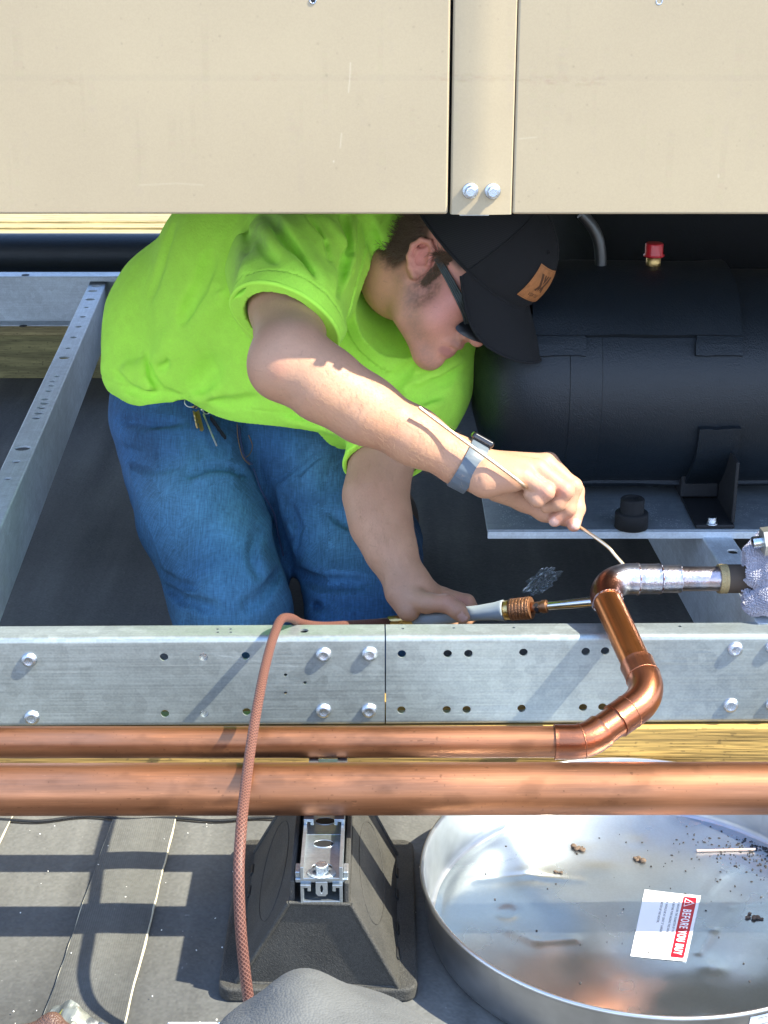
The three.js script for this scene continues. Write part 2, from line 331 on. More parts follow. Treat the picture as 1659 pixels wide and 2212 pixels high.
T.braid = makeTex(256, 128, [0.05, 0.0345], (u, v) => { const a = ((u * 10 + v * 8) % 1 + 1) % 1, b = ((u * 10 - v * 8) % 1 + 1) % 1, t = Math.min(Math.abs(a - 0.5), Math.abs(b - 0.5)); const k = t < 0.13 ? 1 : 0; return [lerp(0.30, 0.50, k), lerp(0.165, 0.34, k), lerp(0.135, 0.29, k)]; }, true);
T.braidBump = makeTex(256, 128, [0.05, 0.0345], (u, v) => { const a = ((u * 10 + v * 8) % 1 + 1) % 1, b = ((u * 10 - v * 8) % 1 + 1) % 1; return Math.min(Math.abs(a - 0.5), Math.abs(b - 0.5)) < 0.15 ? 1 : 0.3; });
T.mesh = makeTex(256, 256, 0.03, (u, v) => { const l = ((u * 11 + v * 4) % 1 + 1) % 1; const k = Math.abs(l - 0.5) < 0.16 ? 0.17 : 0.075; return [k, k, k * 1.06]; }, true);
T.plaster = makeTex(512, 512, 0.6, (u, v) => 0.5 + 0.5 * (pn(u, v, 256, 256, 141) - 0.5) + 0.3 * (pf(u, v, 60, 60, 3, 142) - 0.5));
T.warp = makeTex(512, 512, 1.4, (u, v) => 0.9 * pf(u, v, 3, 3, 2, 144) + 0.004 * (pn(u, v, 256, 256, 145) - 0.5));
T.pebble = makeTex(512, 512, 0.055, (u, v) => { const [d] = cells(u, v, 30, 8); return clamp(1 - d * 0.9, 0, 1) * 0.6 + 0.4 * pf(u, v, 10, 10, 4, 143); });
T.block = makeTex(512, 512, 0.16, (u, v) => { const a = pf(u, v, 5, 5, 5, 151), f = pn(u, v, 200, 200, 152); const k = 0.33 + 0.16 * (a - 0.5) + 0.14 * (f - 0.5); return [k * 1.03, k, k * 0.93]; }, true);

const M = {};
M.roof = std({ color: lin(0.88, 0.88, 0.88), map: T.roof, roughness: 0.86, bumpMap: T.roofBump, bumpScale: 0.0007 });
M.roofEmboss = std({ color: lin(0.90, 0.90, 0.88), map: T.roof, roughness: 0.85, bumpMap: T.emboss, bumpScale: 0.0006 });
M.caulk = std({ color: lin(0.52, 0.47, 0.34), roughness: 0.9, bumpMap: T.grain, bumpScale: 0.001 });
M.zinc = std({ map: T.zinc, color: lin(0.56, 0.58, 0.555), metalness: 0.58, roughness: 1, roughnessMap: T.zincRough, bumpMap: T.zincBump, bumpScale: 0.0005 });
M.zincDull = std({ map: T.zinc, color: lin(0.85, 0.87, 0.9), metalness: 0.5, roughness: 0.62, bumpMap: T.zincBump, bumpScale: 0.0005 });
M.boltMetal = std({ color: lin(0.58, 0.63, 0.68), metalness: 1, roughness: 0.2, bumpMap: T.grain, bumpScale: 0.0003 });
M.copper = std({ map: T.copper, color: lin(0.64, 0.62, 0.53), metalness: 0.9, roughness: 1, roughnessMap: T.copperRough });
M.copperFit = std({ map: T.copper, color: lin(0.66, 0.56, 0.50), metalness: 1, roughness: 0.30, bumpMap: T.grain, bumpScale: 0.0002 });
M.copperBrown = std({ map: T.copper, color: lin(0.74, 0.60, 0.33), metalness: 1, roughness: 0.32 });
M.wood = std({ map: T.wood, color: lin(0.80, 0.68, 0.50), roughness: 0.8, bumpMap: T.woodBump, bumpScale: 0.0012 });
M.woodGrey = std({ map: T.wood, color: lin(0.62, 0.68, 0.86), roughness: 0.85, bumpMap: T.woodBump, bumpScale: 0.0015 });
M.woodShaded = std({ map: T.wood, color: lin(0.50, 0.60, 0.72), roughness: 0.85, bumpMap: T.woodBump, bumpScale: 0.0015 });  // timber with the far side shade put into its colour
M.foam = std({ color: lin(0.004, 0.0085, 0.0135), roughness: 0.5, bumpMap: T.foam, bumpScale: 0.0006 });
M.foamBlack = std({ color: lin(0.0065, 0.0075, 0.0095), roughness: 0.7, bumpMap: T.foam, bumpScale: 0.0006 });
M.dark = std({ color: lin(0.012, 0.012, 0.014), roughness: 0.8 });
M.unitInside = std({ color: lin(0.42, 0.42, 0.41), roughness: 0.6 });
M.steelPlate = std({ map: T.zinc, color: lin(0.42, 0.45, 0.48), metalness: 0.6, roughness: 0.5, bumpMap: T.zincBump, bumpScale: 0.0006 });
M.brass = std({ color: lin(0.72, 0.50, 0.20), metalness: 1, roughness: 0.32, bumpMap: T.grain, bumpScale: 0.0003 });
M.redCap = phys({ color: lin(0.50, 0.012, 0.02), roughness: 0.4, clearcoat: 0.2 });
M.hose = std({ map: T.braid, color: lin(0.86, 0.84, 0.84), roughness: 0.55, bumpMap: T.braidBump, bumpScale: 0.0005 });
M.block = std({ map: T.block, color: lin(0.42, 0.42, 0.42), roughness: 0.75, bumpMap: T.grain, bumpScale: 0.0012 });
M.blockDark = std({ color: lin(0.012, 0.012, 0.012), roughness: 0.6 });
M.torchGrip = std({ color: lin(0.34, 0.39, 0.42), roughness: 0.5, map: T.mottle });
M.torchKnob = std({ color: lin(0.42, 0.20, 0.10), metalness: 0.85, roughness: 0.5, map: T.mottle, bumpMap: T.grain, bumpScale: 0.0015 });
M.torchTube = std({ color: lin(0.62, 0.58, 0.52), metalness: 1, roughness: 0.24 });
M.rod = std({ color: lin(0.85, 0.68, 0.48), metalness: 1, roughness: 0.35 });
M.cloth = std({ color: lin(0.40, 0.39, 0.45), roughness: 0.95 });
M.cover = std({ color: lin(0.12, 0.122, 0.12), map: T.mottle, roughness: 0.8, bumpMap: T.pebble, bumpScale: 0.0008 });
M.leather = std({ color: lin(0.10, 0.052, 0.036), roughness: 0.5, bumpMap: T.pebble, bumpScale: 0.0015 });

// ------------------------------------------------------------------ the roof membrane and its seams
const roof = new THREE.Group(); roof.name = 'roof_surface'; scene.add(roof);
tag(roof, 'grey rubber roof membrane with pale lap seams, sunlit in front and dark under the unit', null, null, 'structure');
part('membrane', boxUV(new THREE.PlaneGeometry(120, 120).rotateX(-Math.PI / 2)), M.roof, roof);
{
  // lapped sheets: each a thin slab on top of the one before, its edge closed with a bead of pale sealant
  const edge = (u0, v0, u1, v1) => { const a = PY(u0, v0, 0), b = PY(u1, v1, 0), d = b.clone().sub(a).multiplyScalar(1 / (b.z - a.z)); return (z) => a.clone().addScaledVector(d, z - a.z); };
  const e1 = edge(23, 1778, -9, 1840), e2 = edge(245, 1771, 106, 2171), e3 = edge(380, 1771, 271, 2207);
  const zs = []; for (let i = 0; i <= 40; i++) zs.push(lerp(-1.70, -0.3, i / 40));
  const wob = (e, s) => (z) => { const p = e(z); p.x += 0.0016 * (noise3(z * 14, s, 0) - 0.5) + 0.0012 * (noise3(z * 140, s, 3) - 0.5); return p; };
  const strip = (ea, eb, y, bow) => {
    const pos = [], idx = [], n = 12;
    zs.forEach((z) => { const a = ea(z), b = eb(z); for (let s = 0; s <= n; s++) { const k = s / n, ends = Math.min(k, 1 - k) * 2; pos.push(lerp(a.x, b.x, k), y + bow * sstep(0, 1, ends) * (0.4 + noise3(z * 9, k * 4, y * 999)), z); } });
    for (let i = 0; i < zs.length - 1; i++) for (let s = 0; s < n; s++) { const a = i * (n + 1) + s, b = a + n + 1; idx.push(a, b, a + 1, a + 1, b, b + 1); }
    for (const [col, flip] of [[0, false], [n, true]]) { const o = pos.length / 3; zs.forEach((z, i) => { const q = (i * (n + 1) + col) * 3; pos.push(pos[q], pos[q + 1], pos[q + 2], pos[q], -0.002, pos[q + 2]); }); for (let i = 0; i < zs.length - 1; i++) { const a = o + i * 2; flip ? idx.push(a, a + 2, a + 1, a + 1, a + 2, a + 3) : idx.push(a, a + 1, a + 2, a + 1, a + 3, a + 2); } }
    const g = new THREE.BufferGeometry(); g.setAttribute('position', new THREE.Float32BufferAttribute(pos, 3)); g.setIndex(idx); g.computeVertexNormals(); return boxUV(g);
  };
  part('membrane_sheet', strip((z) => V(-3, 0, z), wob(e1, 1), 0.0035, 0.001), M.roof, roof);
  part('membrane_sheet', strip(wob(e2, 2), wob(e3, 3), 0.004, 0.0015), M.roofEmboss, roof);
  for (const [e, s, r] of [[e1, 1, 0.0012], [e2, 2, 0.0009], [e3, 3, 0.0014]]) {
    const w = wob(e, s), pts = []; for (let i = 0; i <= 60; i++) { const p = w(lerp(-1.69, -0.3, i / 60)); p.y = 0.0026; p.x += 0.0006 * (rnd() - 0.5); pts.push(p); }
    part('sealant_bead', tube(pts, (t) => r * (0.7 + 0.6 * noise3(t * 40, s, 9)), { seg: 8, n: 160 }), M.caulk, roof);
  }
}
{ // grit: pale chips on the roof
  const g = new THREE.IcosahedronGeometry(0.0010, 0), N = 190, m = new THREE.InstancedMesh(g, std({ color: lin(0.7, 0.68, 0.62), roughness: 0.7 }), N), q = new THREE.Matrix4();
  for (let i = 0; i < N; i++) { const k = rr(0.3, 1.3); q.makeRotationFromEuler(new THREE.Euler(rnd() * 6, rnd() * 6, rnd() * 6)).scale(V(k, k * 0.6, k)); q.setPosition(rr(-0.75, 0.05), 0.005, rr(-1.68, -1.0)); m.setMatrixAt(i, q); }
  m.name = 'grit'; scene.add(m); tag(m, 'tiny pale chips of grit scattered over the sunlit roof membrane', 'grit', null, 'stuff');
}

// ------------------------------------------------------------------ the rooftop unit: panels, corner post, hidden shell
const ZP = -1.80, yPan = PZ(829, 463, ZP).y;
const panelTex = canvasTex(2048, 512, (c, w, h) => {   // 2.4 m by 0.6 m of painted sheet with its own marks
  c.fillStyle = 'rgb(170,153,124)'; c.fillRect(0, 0, w, h);
  const im = c.getImageData(0, 0, w, h);
  for (let y = 0; y < h; y++) for (let x = 0; x < w; x++) { const k = 14 * (fbm3(x / 160, y / 120, 1, 5) - 0.5) + 5 * (hash(x, y, 2) - 0.5), o = (y * w + x) * 4; im.data[o] += k; im.data[o + 1] += k; im.data[o + 2] += k * 0.8; }
  c.putImageData(im, 0, 0);
  for (let i = 0; i < 1400; i++) { const x = rnd() * w, cl = fbm3(x / 45, 4, 7, 4); if (cl < 0.52) continue; c.fillStyle = `rgba(${105 + rnd() * 40},${78 + rnd() * 30},${50 + rnd() * 30},${0.03 + 0.22 * rnd() * (cl - 0.45)})`; const y = h - 512 * (PZ(829, 168, ZP).y - yPan) / 0.6 + rr(-4, 4) + 3 * Math.sin(x / 90); c.fillRect(x, y, rr(1, 9), rr(0.8, 2.4)); }
  c.fillStyle = 'rgba(120,112,95,0.045)'; c.fillRect(0, h - 512 * (PZ(829, 168, ZP).y - yPan) / 0.6 - 3, w, 6);
  const at = (u, v) => { const p = PZ(u, v, ZP); return [(p.x / 2.4 + 0.5) * w, h - (p.y - yPan) / 0.6 * h]; };
  for (const [l, al, lw] of [[[[757, 135], [756, 165], [753, 200]], 0.34, 0.9], [[[738, 287], [735, 320]], 0.3, 0.9], [[[722, 347], [720, 351]], 0.4, 1.2], [[[1552, 376], [1552, 384]], 0.4, 1], [[[1120, 300], [1160, 296]], 0.18, 1], [[[300, 400], [380, 396], [440, 400]], 0.14, 1]]) { c.strokeStyle = `rgba(232,226,206,${al})`; c.lineWidth = lw; c.beginPath(); l.forEach(([u, v], k) => { const [x, y] = at(u, v); k ? c.lineTo(x, y) : c.moveTo(x, y); }); c.stroke(); }
  for (let i = 0; i < 70; i++) { const [x, y] = at(rr(0, 1659), rr(-10, 300)), L = rr(10, 90), g = c.createLinearGradient(0, y, 0, y + L); g.addColorStop(0, 'rgba(110,98,76,0)'); g.addColorStop(0.3, `rgba(110,98,76,${rr(0.01, 0.05)})`); g.addColorStop(1, 'rgba(110,98,76,0)'); c.fillStyle = g; c.fillRect(x, y, rr(2, 9), L); }
  for (let i = 0; i < 140; i++) { const [x, y] = at(rr(0, 1659), rr(0, 460)); c.fillStyle = `rgba(96,84,66,${rr(0.05, 0.25)})`; c.beginPath(); c.arc(x, y, rr(0.4, 1.2), 0, 7); c.fill(); }
});
panelTex.wrapS = panelTex.wrapT = THREE.RepeatWrapping; panelTex.repeat.set(1 / 2.4, 1 / 0.6); panelTex.offset.set(0.5, -yPan / 0.6);
M.panel = std({ map: panelTex, roughness: 0.48, bumpMap: T.warp, bumpScale: 0.0022 });
const unit = thing('rooftop_unit', 'beige painted sheet metal rooftop unit whose panels hang above the kneeling worker', 'rooftop unit', V(0, 0, 0));
const xs = PZ(970, 460, ZP).x, xr = PZ(1105, 460, ZP).x, yT = H + 1.1;
part('panel', box(-1.9, xs - 0.0015, yPan, yT, ZP - 0.024, ZP, 0.003), M.panel, unit);
part('panel', box(xr + 0.0008, 2.6, yPan, yT, ZP - 0.024, ZP + 0.0005, 0.003), M.panel, unit);
{
  // corner post: pressed sheet with a shallow raised middle
  const w = xr - xs, pr = [[0.0015, -0.002], [0.0035, 0.0004], [0.018, 0.0022], [0.022, 0.0026], [w * 0.66, 0.0026], [w * 0.69, 0.0023], [w - 0.0015, 0.0004], [w, -0.001], [w, -0.02], [0.0015, -0.02]];
  const sh = new THREE.Shape(pr.map(([x, z]) => new THREE.Vector2(x, z)));
  const g = new THREE.ExtrudeGeometry(sh, { depth: yT - yPan, bevelEnabled: false }).rotateX(Math.PI / 2).scale(1, -1, 1);
  const g2 = g.index ? g.toNonIndexed() : g, pa = g2.attributes.position; for (let i = 0; i < pa.count; i += 3) { for (let c = 0; c < 3; c++) { const a = pa.array, s = i * 3 + 3 + c, d = i * 3 + 6 + c, t = a[s]; a[s] = a[d]; a[d] = t; } }
  g2.computeVertexNormals();
  part('corner_post', boxUV(toCreasedNormals(g2.translate(xs, yPan, ZP), 0.35)), M.panel, unit);
  const seam = part('seam_channel', box(xs - 0.004, xs + 0.004, yPan + 0.001, yT, ZP - 0.03, ZP - 0.025, 0), M.dark, unit);
  part('bottom_lip', box(xs + 0.012, xs + 0.046, yPan - 0.0022, yPan - 0.0004, ZP - 0.02, ZP - 0.003, 0.0006), M.zincDull, unit);
  for (const [u, v] of [[1016, 412], [1064, 413]]) {
    const p = PZ(u, v, ZP + 0.0026), b = tag(new THREE.Group(), null); b.name = 'bolt'; b.position.copy(p); unit.add(b);
    part('bolt_head', [along(lathe([[0, 0.0108], [0.0036, 0.0106], [0.0048, 0.0110], [0.0058, 0.0106], [0.0064, 0.0096], [0.0064, 0.0022]], 6), p, V(0, 0, 1), rnd()), along(lathe([[0.006, 0.0030], [0.0080, 0.0026], [0.0092, 0.0014], [0.0092, 0]], 28), p, V(0, 0, 1))], M.boltMetal, b);
  }
  for (const [u, v] of [[676, 1], [1424, 3]]) { const p = PZ(u, v, ZP); part('screw_hole', [along(new THREE.TorusGeometry(0.0032, 0.0009, 8, 20).rotateX(Math.PI / 2), p, V(0, 0, 1)), ], M.boltMetal, unit); part('screw_recess', along(new THREE.CircleGeometry(0.0029, 20).rotateX(-Math.PI / 2), p.clone().add(V(0, 0, 0.0004)), V(0, 0, 1)), M.dark, unit); }
  part('casing', [box(-1.9, 2.6, yT, yT + 0.03, -3.72, ZP, 0), box(-1.9, 2.6, yPan, yT, -3.75, -3.72, 0), box(-1.93, -1.9, yPan, yT, -3.72, ZP, 0), box(2.6, 2.63, yPan, yT, -3.72, ZP, 0)], M.panel, unit);
  part('unseen_ceiling', box(-1.9, 2.6, yPan + 0.36, yPan + 0.38, -3.72, ZP - 0.025, 0), M.unitInside, unit);  // unseen ceiling over the worker, kept pale to throw light down
}

// ------------------------------------------------------------------ steel base rails
const yR = H - 0.812, yRb = PZ(829, 1568, -1.70).y;
// a bent channel along local x: web facing +z at z = 0, top flange going back; holes as [x, y] in the web and [x, depth] in the flange
function channel(x0, x1, yb, yt, depth, webHoles, flangeHoles, bottom = true) {
  const t = 0.003, R = 0.0075, sh = new THREE.Shape(), out = [];
  sh.moveTo(x0, yb + R); sh.lineTo(x1, yb + R); sh.lineTo(x1, yt - R); sh.lineTo(x0, yt - R); sh.closePath();
  const hole = (x, y, r, ry = r) => { const h = new THREE.Path(); h.absellipse(x, y, r, ry, 0, Math.PI * 2, true); return h; };
  for (const [x, y, r] of webHoles) sh.holes.push(hole(x, y, r));
  out.push(new THREE.ExtrudeGeometry(sh, { depth: t, bevelEnabled: false, curveSegments: 20 }).translate(0, 0, -t));
  const fl = new THREE.Shape(); fl.moveTo(x0, R); fl.lineTo(x1, R); fl.lineTo(x1, depth); fl.lineTo(x0, depth); fl.closePath();
  for (const [x, y, r, ry] of flangeHoles) fl.holes.push(hole(x, y, r, ry));
  out.push(new THREE.ExtrudeGeometry(fl, { depth: t, bevelEnabled: false, curveSegments: 20 }).rotateX(-Math.PI / 2).translate(0, yt - t, 0));
  if (bottom) out.push(new THREE.BoxGeometry(x1 - x0, t, depth - R).translate((x0 + x1) / 2, yb + t / 2, -(R + depth) / 2));
  for (const [yc, s] of [[yt - R, 1], ...(bottom ? [[yb + R, -1]] : [])]) {
    const arc = []; for (let i = 0; i <= 8; i++) { const a = i / 8 * Math.PI / 2; arc.push([Math.cos(a), Math.sin(a)]); }
    const pos = [], idx = [], no = [];
    for (const [c, si] of arc) for (const x of [x0, x1]) for (const r of [R, R - t]) { pos.push(x, yc + s * si * r, -R + c * r); no.push(0, s * si, c); }
    for (let i = 0; i < 8; i++) { const a = i * 4, b = a + 4; idx.push(...(s > 0 ? [a, a + 2, b, a + 2, b + 2, b] : [a, b, a + 2, a + 2, b, b + 2])); idx.push(...(s > 0 ? [a + 1, b + 1, a + 3, a + 3, b + 1, b + 3] : [a + 1, a + 3, b + 1, a + 3, b + 3, b + 1])); idx.push(a, b, a + 1, b, b + 1, a + 1, a + 2, a + 3, b + 2, b + 2, a + 3, b + 3); }
    const g = new THREE.BufferGeometry(); g.setAttribute('position', new THREE.Float32BufferAttribute(pos, 3)); g.setAttribute('normal', new THREE.Float32BufferAttribute(no, 3)); g.setIndex(idx); out.push(g);
  }
  return merge(out.map(boxUV));
}
const domeHead = () => lathe([[0, 0.0046], [0.0042, 0.0047], [0.0046, 0.0056], [0.006, 0.0054], [0.008, 0.0042], [0.0092, 0.0022], [0.0097, 0]], 28);
const boltGeo = domeHead();
function frontRail(x0, x1, webH, flH, bolts, plugs, label) {
  const g = thing('base_rail', label, 'steel rail', V(0, 0, -1.70), 'galvanized front base rails');
  const c = new THREE.Mesh(channel(x0, x1, yRb, yR, 0.0345, webH.map(([u, v, r]) => { const p = PZ(u, v, -1.70); return [p.x, p.y, r]; }), flH.map(([u, v, r, ry]) => { const p = PY(u, v, yR); return [p.x, -(p.z + 1.70), r, ry]; })), M.zinc);
  c.name = 'channel'; c.castShadow = c.receiveShadow = true; g.add(c);
  for (const [u, v] of bolts) { const p = PZ(u, v, -1.70), m = new THREE.Mesh(boltGeo, M.boltMetal); m.name = 'bolt'; m.position.set(p.x, p.y, 0); m.rotation.set(Math.PI / 2, rr(-1, 1), 0, 'XYZ'); m.castShadow = true; g.add(m); }
  for (const [u, v, r] of plugs) { const p = PZ(u, v, -1.70), m = new THREE.Mesh(new THREE.CylinderGeometry(r, r, 0.002, 24).rotateX(Math.PI / 2), M.boltMetal); m.name = 'plug'; m.position.set(p.x, p.y, -0.0025); g.add(m); }
  g.rotation.y = 0.012;
  return g;
}
const xj = PZ(832.5, 1460, -1.70).x, hw = 0.0051;
frontRail(-1.3, xj - 0.0008, [[355, 1417, hw], [440, 1417, hw], [531, 1415, hw], [357, 1539, hw], [442, 1539, hw], [533, 1536, hw], [617, 1457, 0.0022], [659, 1474, 0.0022], [617, 1496, 0.0022]],
  [[470, 1357, 0.0022, 0.0022], [498, 1357, 0.0022, 0.0022], [470, 1364, 0.0022, 0.0022], [498, 1364, 0.0022, 0.0022], [657, 1361.5, 0.0055, 0.0055]],
  [[65, 1421], [71, 1545], [699, 1413], [798, 1412], [699, 1534], [797, 1534]], [[440, 1417, hw - 0.0004], [442, 1539, hw - 0.0004]],
  'galvanized steel rail left of the butt joint, crossed by the red hose');
frontRail(xj + 0.0008, 1.4, [[868, 1413, hw], [967, 1413, hw], [1012, 1413, hw], [1131, 1411, hw], [1266, 1410, hw], [1308, 1409, hw], [867, 1534, hw], [965, 1534, hw], [1008, 1534, hw], [1127, 1532, hw], [1260, 1531, hw], [1302, 1530, hw]],
  [[870, 1358, 0.0022, 0.0022], [980, 1357, 0.0022, 0.0022], [1110, 1357, 0.0022, 0.0022], [1470, 1356, 0.0024, 0.0024]],
  [[1590, 1406], [1580, 1527], [1672, 1402], [1672, 1526]], [], 'galvanized steel rail right of the butt joint, behind the copper riser');

// rear rail, far timber, rear timber
{
  const g = thing('base_rail', 'shaded galvanized rail along the far side, behind the perforated cross rail', 'steel rail', V(0, 0, -3.56));
  const yt = PZ(200, 597, -3.56).y, yb = PZ(200, 705, -3.56).y;
  part('channel', [box(-2, 2.5, yb, yt, -3.606, -3.602, 0), box(-2, 2.5, yt - 0.003, yt, -3.602, -3.56, 0.001), box(-2, 2.5, yb, yb + 0.003, -3.602, -3.56, 0.001), box(-2, 2.5, yt - 0.012, yt - 0.0031, -3.5635, -3.5605, 0)], M.zincDull, g);
  for (const [u, v] of [[55, 594], [50, 704]]) { const p = PY(u, v, v < 650 ? yt + 0.0005 : yb + 0.0035); part('slot', new THREE.CylinderGeometry(0.009, 0.009, 0.001, 20).translate(p.x, p.y, p.z), M.dark, g); }
  const w = thing('timber', 'treated timber under the far rail, greyed by shade put into its colour', 'timber', V(0, 0, -3.6));
  part('timber_beam', box(-2, 2.5, 0, yb - 0.03, -3.69, -3.60, 0.004), M.woodShaded, w);
  part('timber_packer', box(-2, 2.5, yb - 0.029, yb - 0.001, -3.68, -3.585, 0.003), M.woodGrey, w);
  const f = thing('timber', 'yellow treated timber under the front rail, above the pan rim', 'timber', V(0, 0, -1.7));
  part('timber_beam', box(-1.4, 1.5, 0, yRb - 0.0012, -1.79, -1.6985, 0.003), M.wood, f);
}
// perforated cross rails
function crossRail(label, a, b, w, side, holes, drop, y) {
  const d = b.clone().sub(a), L = d.length(), g = thing('cross_rail', label, 'steel rail', a);
  g.rotation.y = Math.atan2(d.x, d.z) - Math.PI / 2 + (0);   // local +x runs from a to b
  const inv = new THREE.Matrix4().makeRotationY(-g.rotation.y), hl = holes.map(([u, v, r, stretch]) => { const q = PY(u, v, y).sub(a).applyMatrix4(inv); return [q.x, q.z, r, stretch]; });
  const sh = new THREE.Shape(); sh.moveTo(0, -w / 2 + 0.003); sh.lineTo(L, -w / 2 + 0.003); sh.lineTo(L, w / 2 - 0.003); sh.lineTo(0, w / 2 - 0.003); sh.closePath();
  for (const [x, z, r, st] of hl) { const h = new THREE.Path(); h.absellipse(x, clamp(-z, -w / 2 + r + 0.004, w / 2 - r - 0.004), r * (st ?? 1), r, 0, Math.PI * 2, true); sh.holes.push(h); }
  const geo = [boxUV(new THREE.ExtrudeGeometry(sh, { depth: 0.003, bevelEnabled: false, curveSegments: 16 }).rotateX(-Math.PI / 2).translate(0, -0.003, 0))];
  for (const s of [-1, 1]) { const arc = new THREE.CylinderGeometry(0.003, 0.003, L, 12, 1, true, 0, Math.PI / 2).rotateZ(-Math.PI / 2).translate(L / 2, 0, 0); geo.push(boxUV(cyl(V(0, -0.003, s * (w / 2 - 0.003)), V(L, -0.003, s * (w / 2 - 0.003)), 0.003, 0.003, 16))); }
  geo.push(boxUV(new THREE.BoxGeometry(L, drop - 0.003, 0.003).translate(L / 2, -0.003 - (drop - 0.003) / 2, side * (w / 2 - 0.0015))));
  geo.push(boxUV(new THREE.BoxGeometry(L, 0.003, w * 0.8).translate(L / 2, -drop + 0.0015, side * w * 0.09)));
  const m = new THREE.Mesh(merge(geo), M.zincDull); m.name = 'channel'; m.castShadow = m.receiveShadow = true; g.add(m);
  return g;
}
{
  const y = yR + 0.006, H3 = [[627, 541, 0.008], [605, 574, 0.008], [588, 629, 0.008], [565, 680, 0.004], [540, 742, 0.005], [512, 807, 0.005], [480, 877, 0.005], [446, 947, 0.004], [420, 1008, 0.008], [374, 1130, 0.004], [345, 1165, 0.004], [337, 1192, 0.0045], [318, 1226, 0.0045], [295, 1280, 0.0045], [292, 1307, 0.0055], [271, 1336, 0.0055], [255, 1371, 0.0055], [238, 1403, 0.0055], [148, 1600, 0.0095], [105, 1688, 0.005], [50, 1800, 0.0045]].map(([x, yy, r]) => [x * 0.3307, 438.9 + yy * 0.3307, Math.min(0.0125, r * 1.35)]);
  const a = PY(216.5, 599, y), b = PY(28, 1014, y), c = a.clone().addScaledVector(b.clone().sub(a), 1.36);
  crossRail('galvanized perforated cross rail at the left, running from the far rail towards the camera', c, a, 0.040, 1, H3, 0.112, y);
  const y2 = yR + 0.001, p = PY(1527 + 24, 1161, y2), q = PY(1569 + 26, 1227.6, y2), d = p.clone().sub(q).normalize();
  crossRail('grey steel cross rail at the right, passing under the soldered copper joint', q.clone().addScaledVector(d, -0.17), p.clone().addScaledVector(d, 1.45), 0.042, -1, [[1584, 1191, 0.0085]], 0.135, y2);
}
// timbers seen far behind, in the sun beyond the unit
{
  const g = thing('timber_stack', 'sunlit stack of weathered boards seen through the gap at the far left', 'timber stack', V(0, 0, -4.8));
  const treads = [[505, 0.022, -4.60, 'woodGrey'], [491, 0.018, -4.665, 'woodGrey'], [478, 0.018, -4.73, 'woodGrey'], [471.5, 0.02, -4.80, 'wood']];
  let yb0 = 0;
  treads.forEach(([v, th, z, m], i) => { const y = PZ(200, v, z).y; part('board', box(i === 3 ? -1.14 : -2.4 + 0.02 * i, 0.2, Math.max(0.002, y - th), y, z - 0.30, z, 0.003), M[m], g); });
  part('bearer', box(-2.3, 0.1, 0, PZ(200, 505, -4.6).y - 0.0225, -4.88, -4.66, 0.004), M.woodGrey, g);
}
// black insulated pipes behind
{
  const yc = PZ(100, 546, -3.82).y, g = thing('insulated_pipe', 'black insulated pipe running above the far rail at the left', 'pipe', V(-1, yc, -3.82));
  part('insulation', boxUV(cyl(V(-2.2, yc, -3.82), V(0.6, yc, -3.82), 0.047, 0.047, 40)), M.foam, g);
  const v = thing('insulated_vessel', 'large black insulated vessel in the darkness behind the smaller tank', 'vessel', V(0.9, 0.42, -3.1));
  part('shell', boxUV(along(lathe([[0, 0], [0.1, 0.012], [0.2, 0.05], [0.27, 0.11], [0.3, 0.2], [0.3, 2.2], [0, 2.2]], 48), V(0.22, 0.44, -3.1), V(1, 0, 0))), M.foamBlack, v);
}

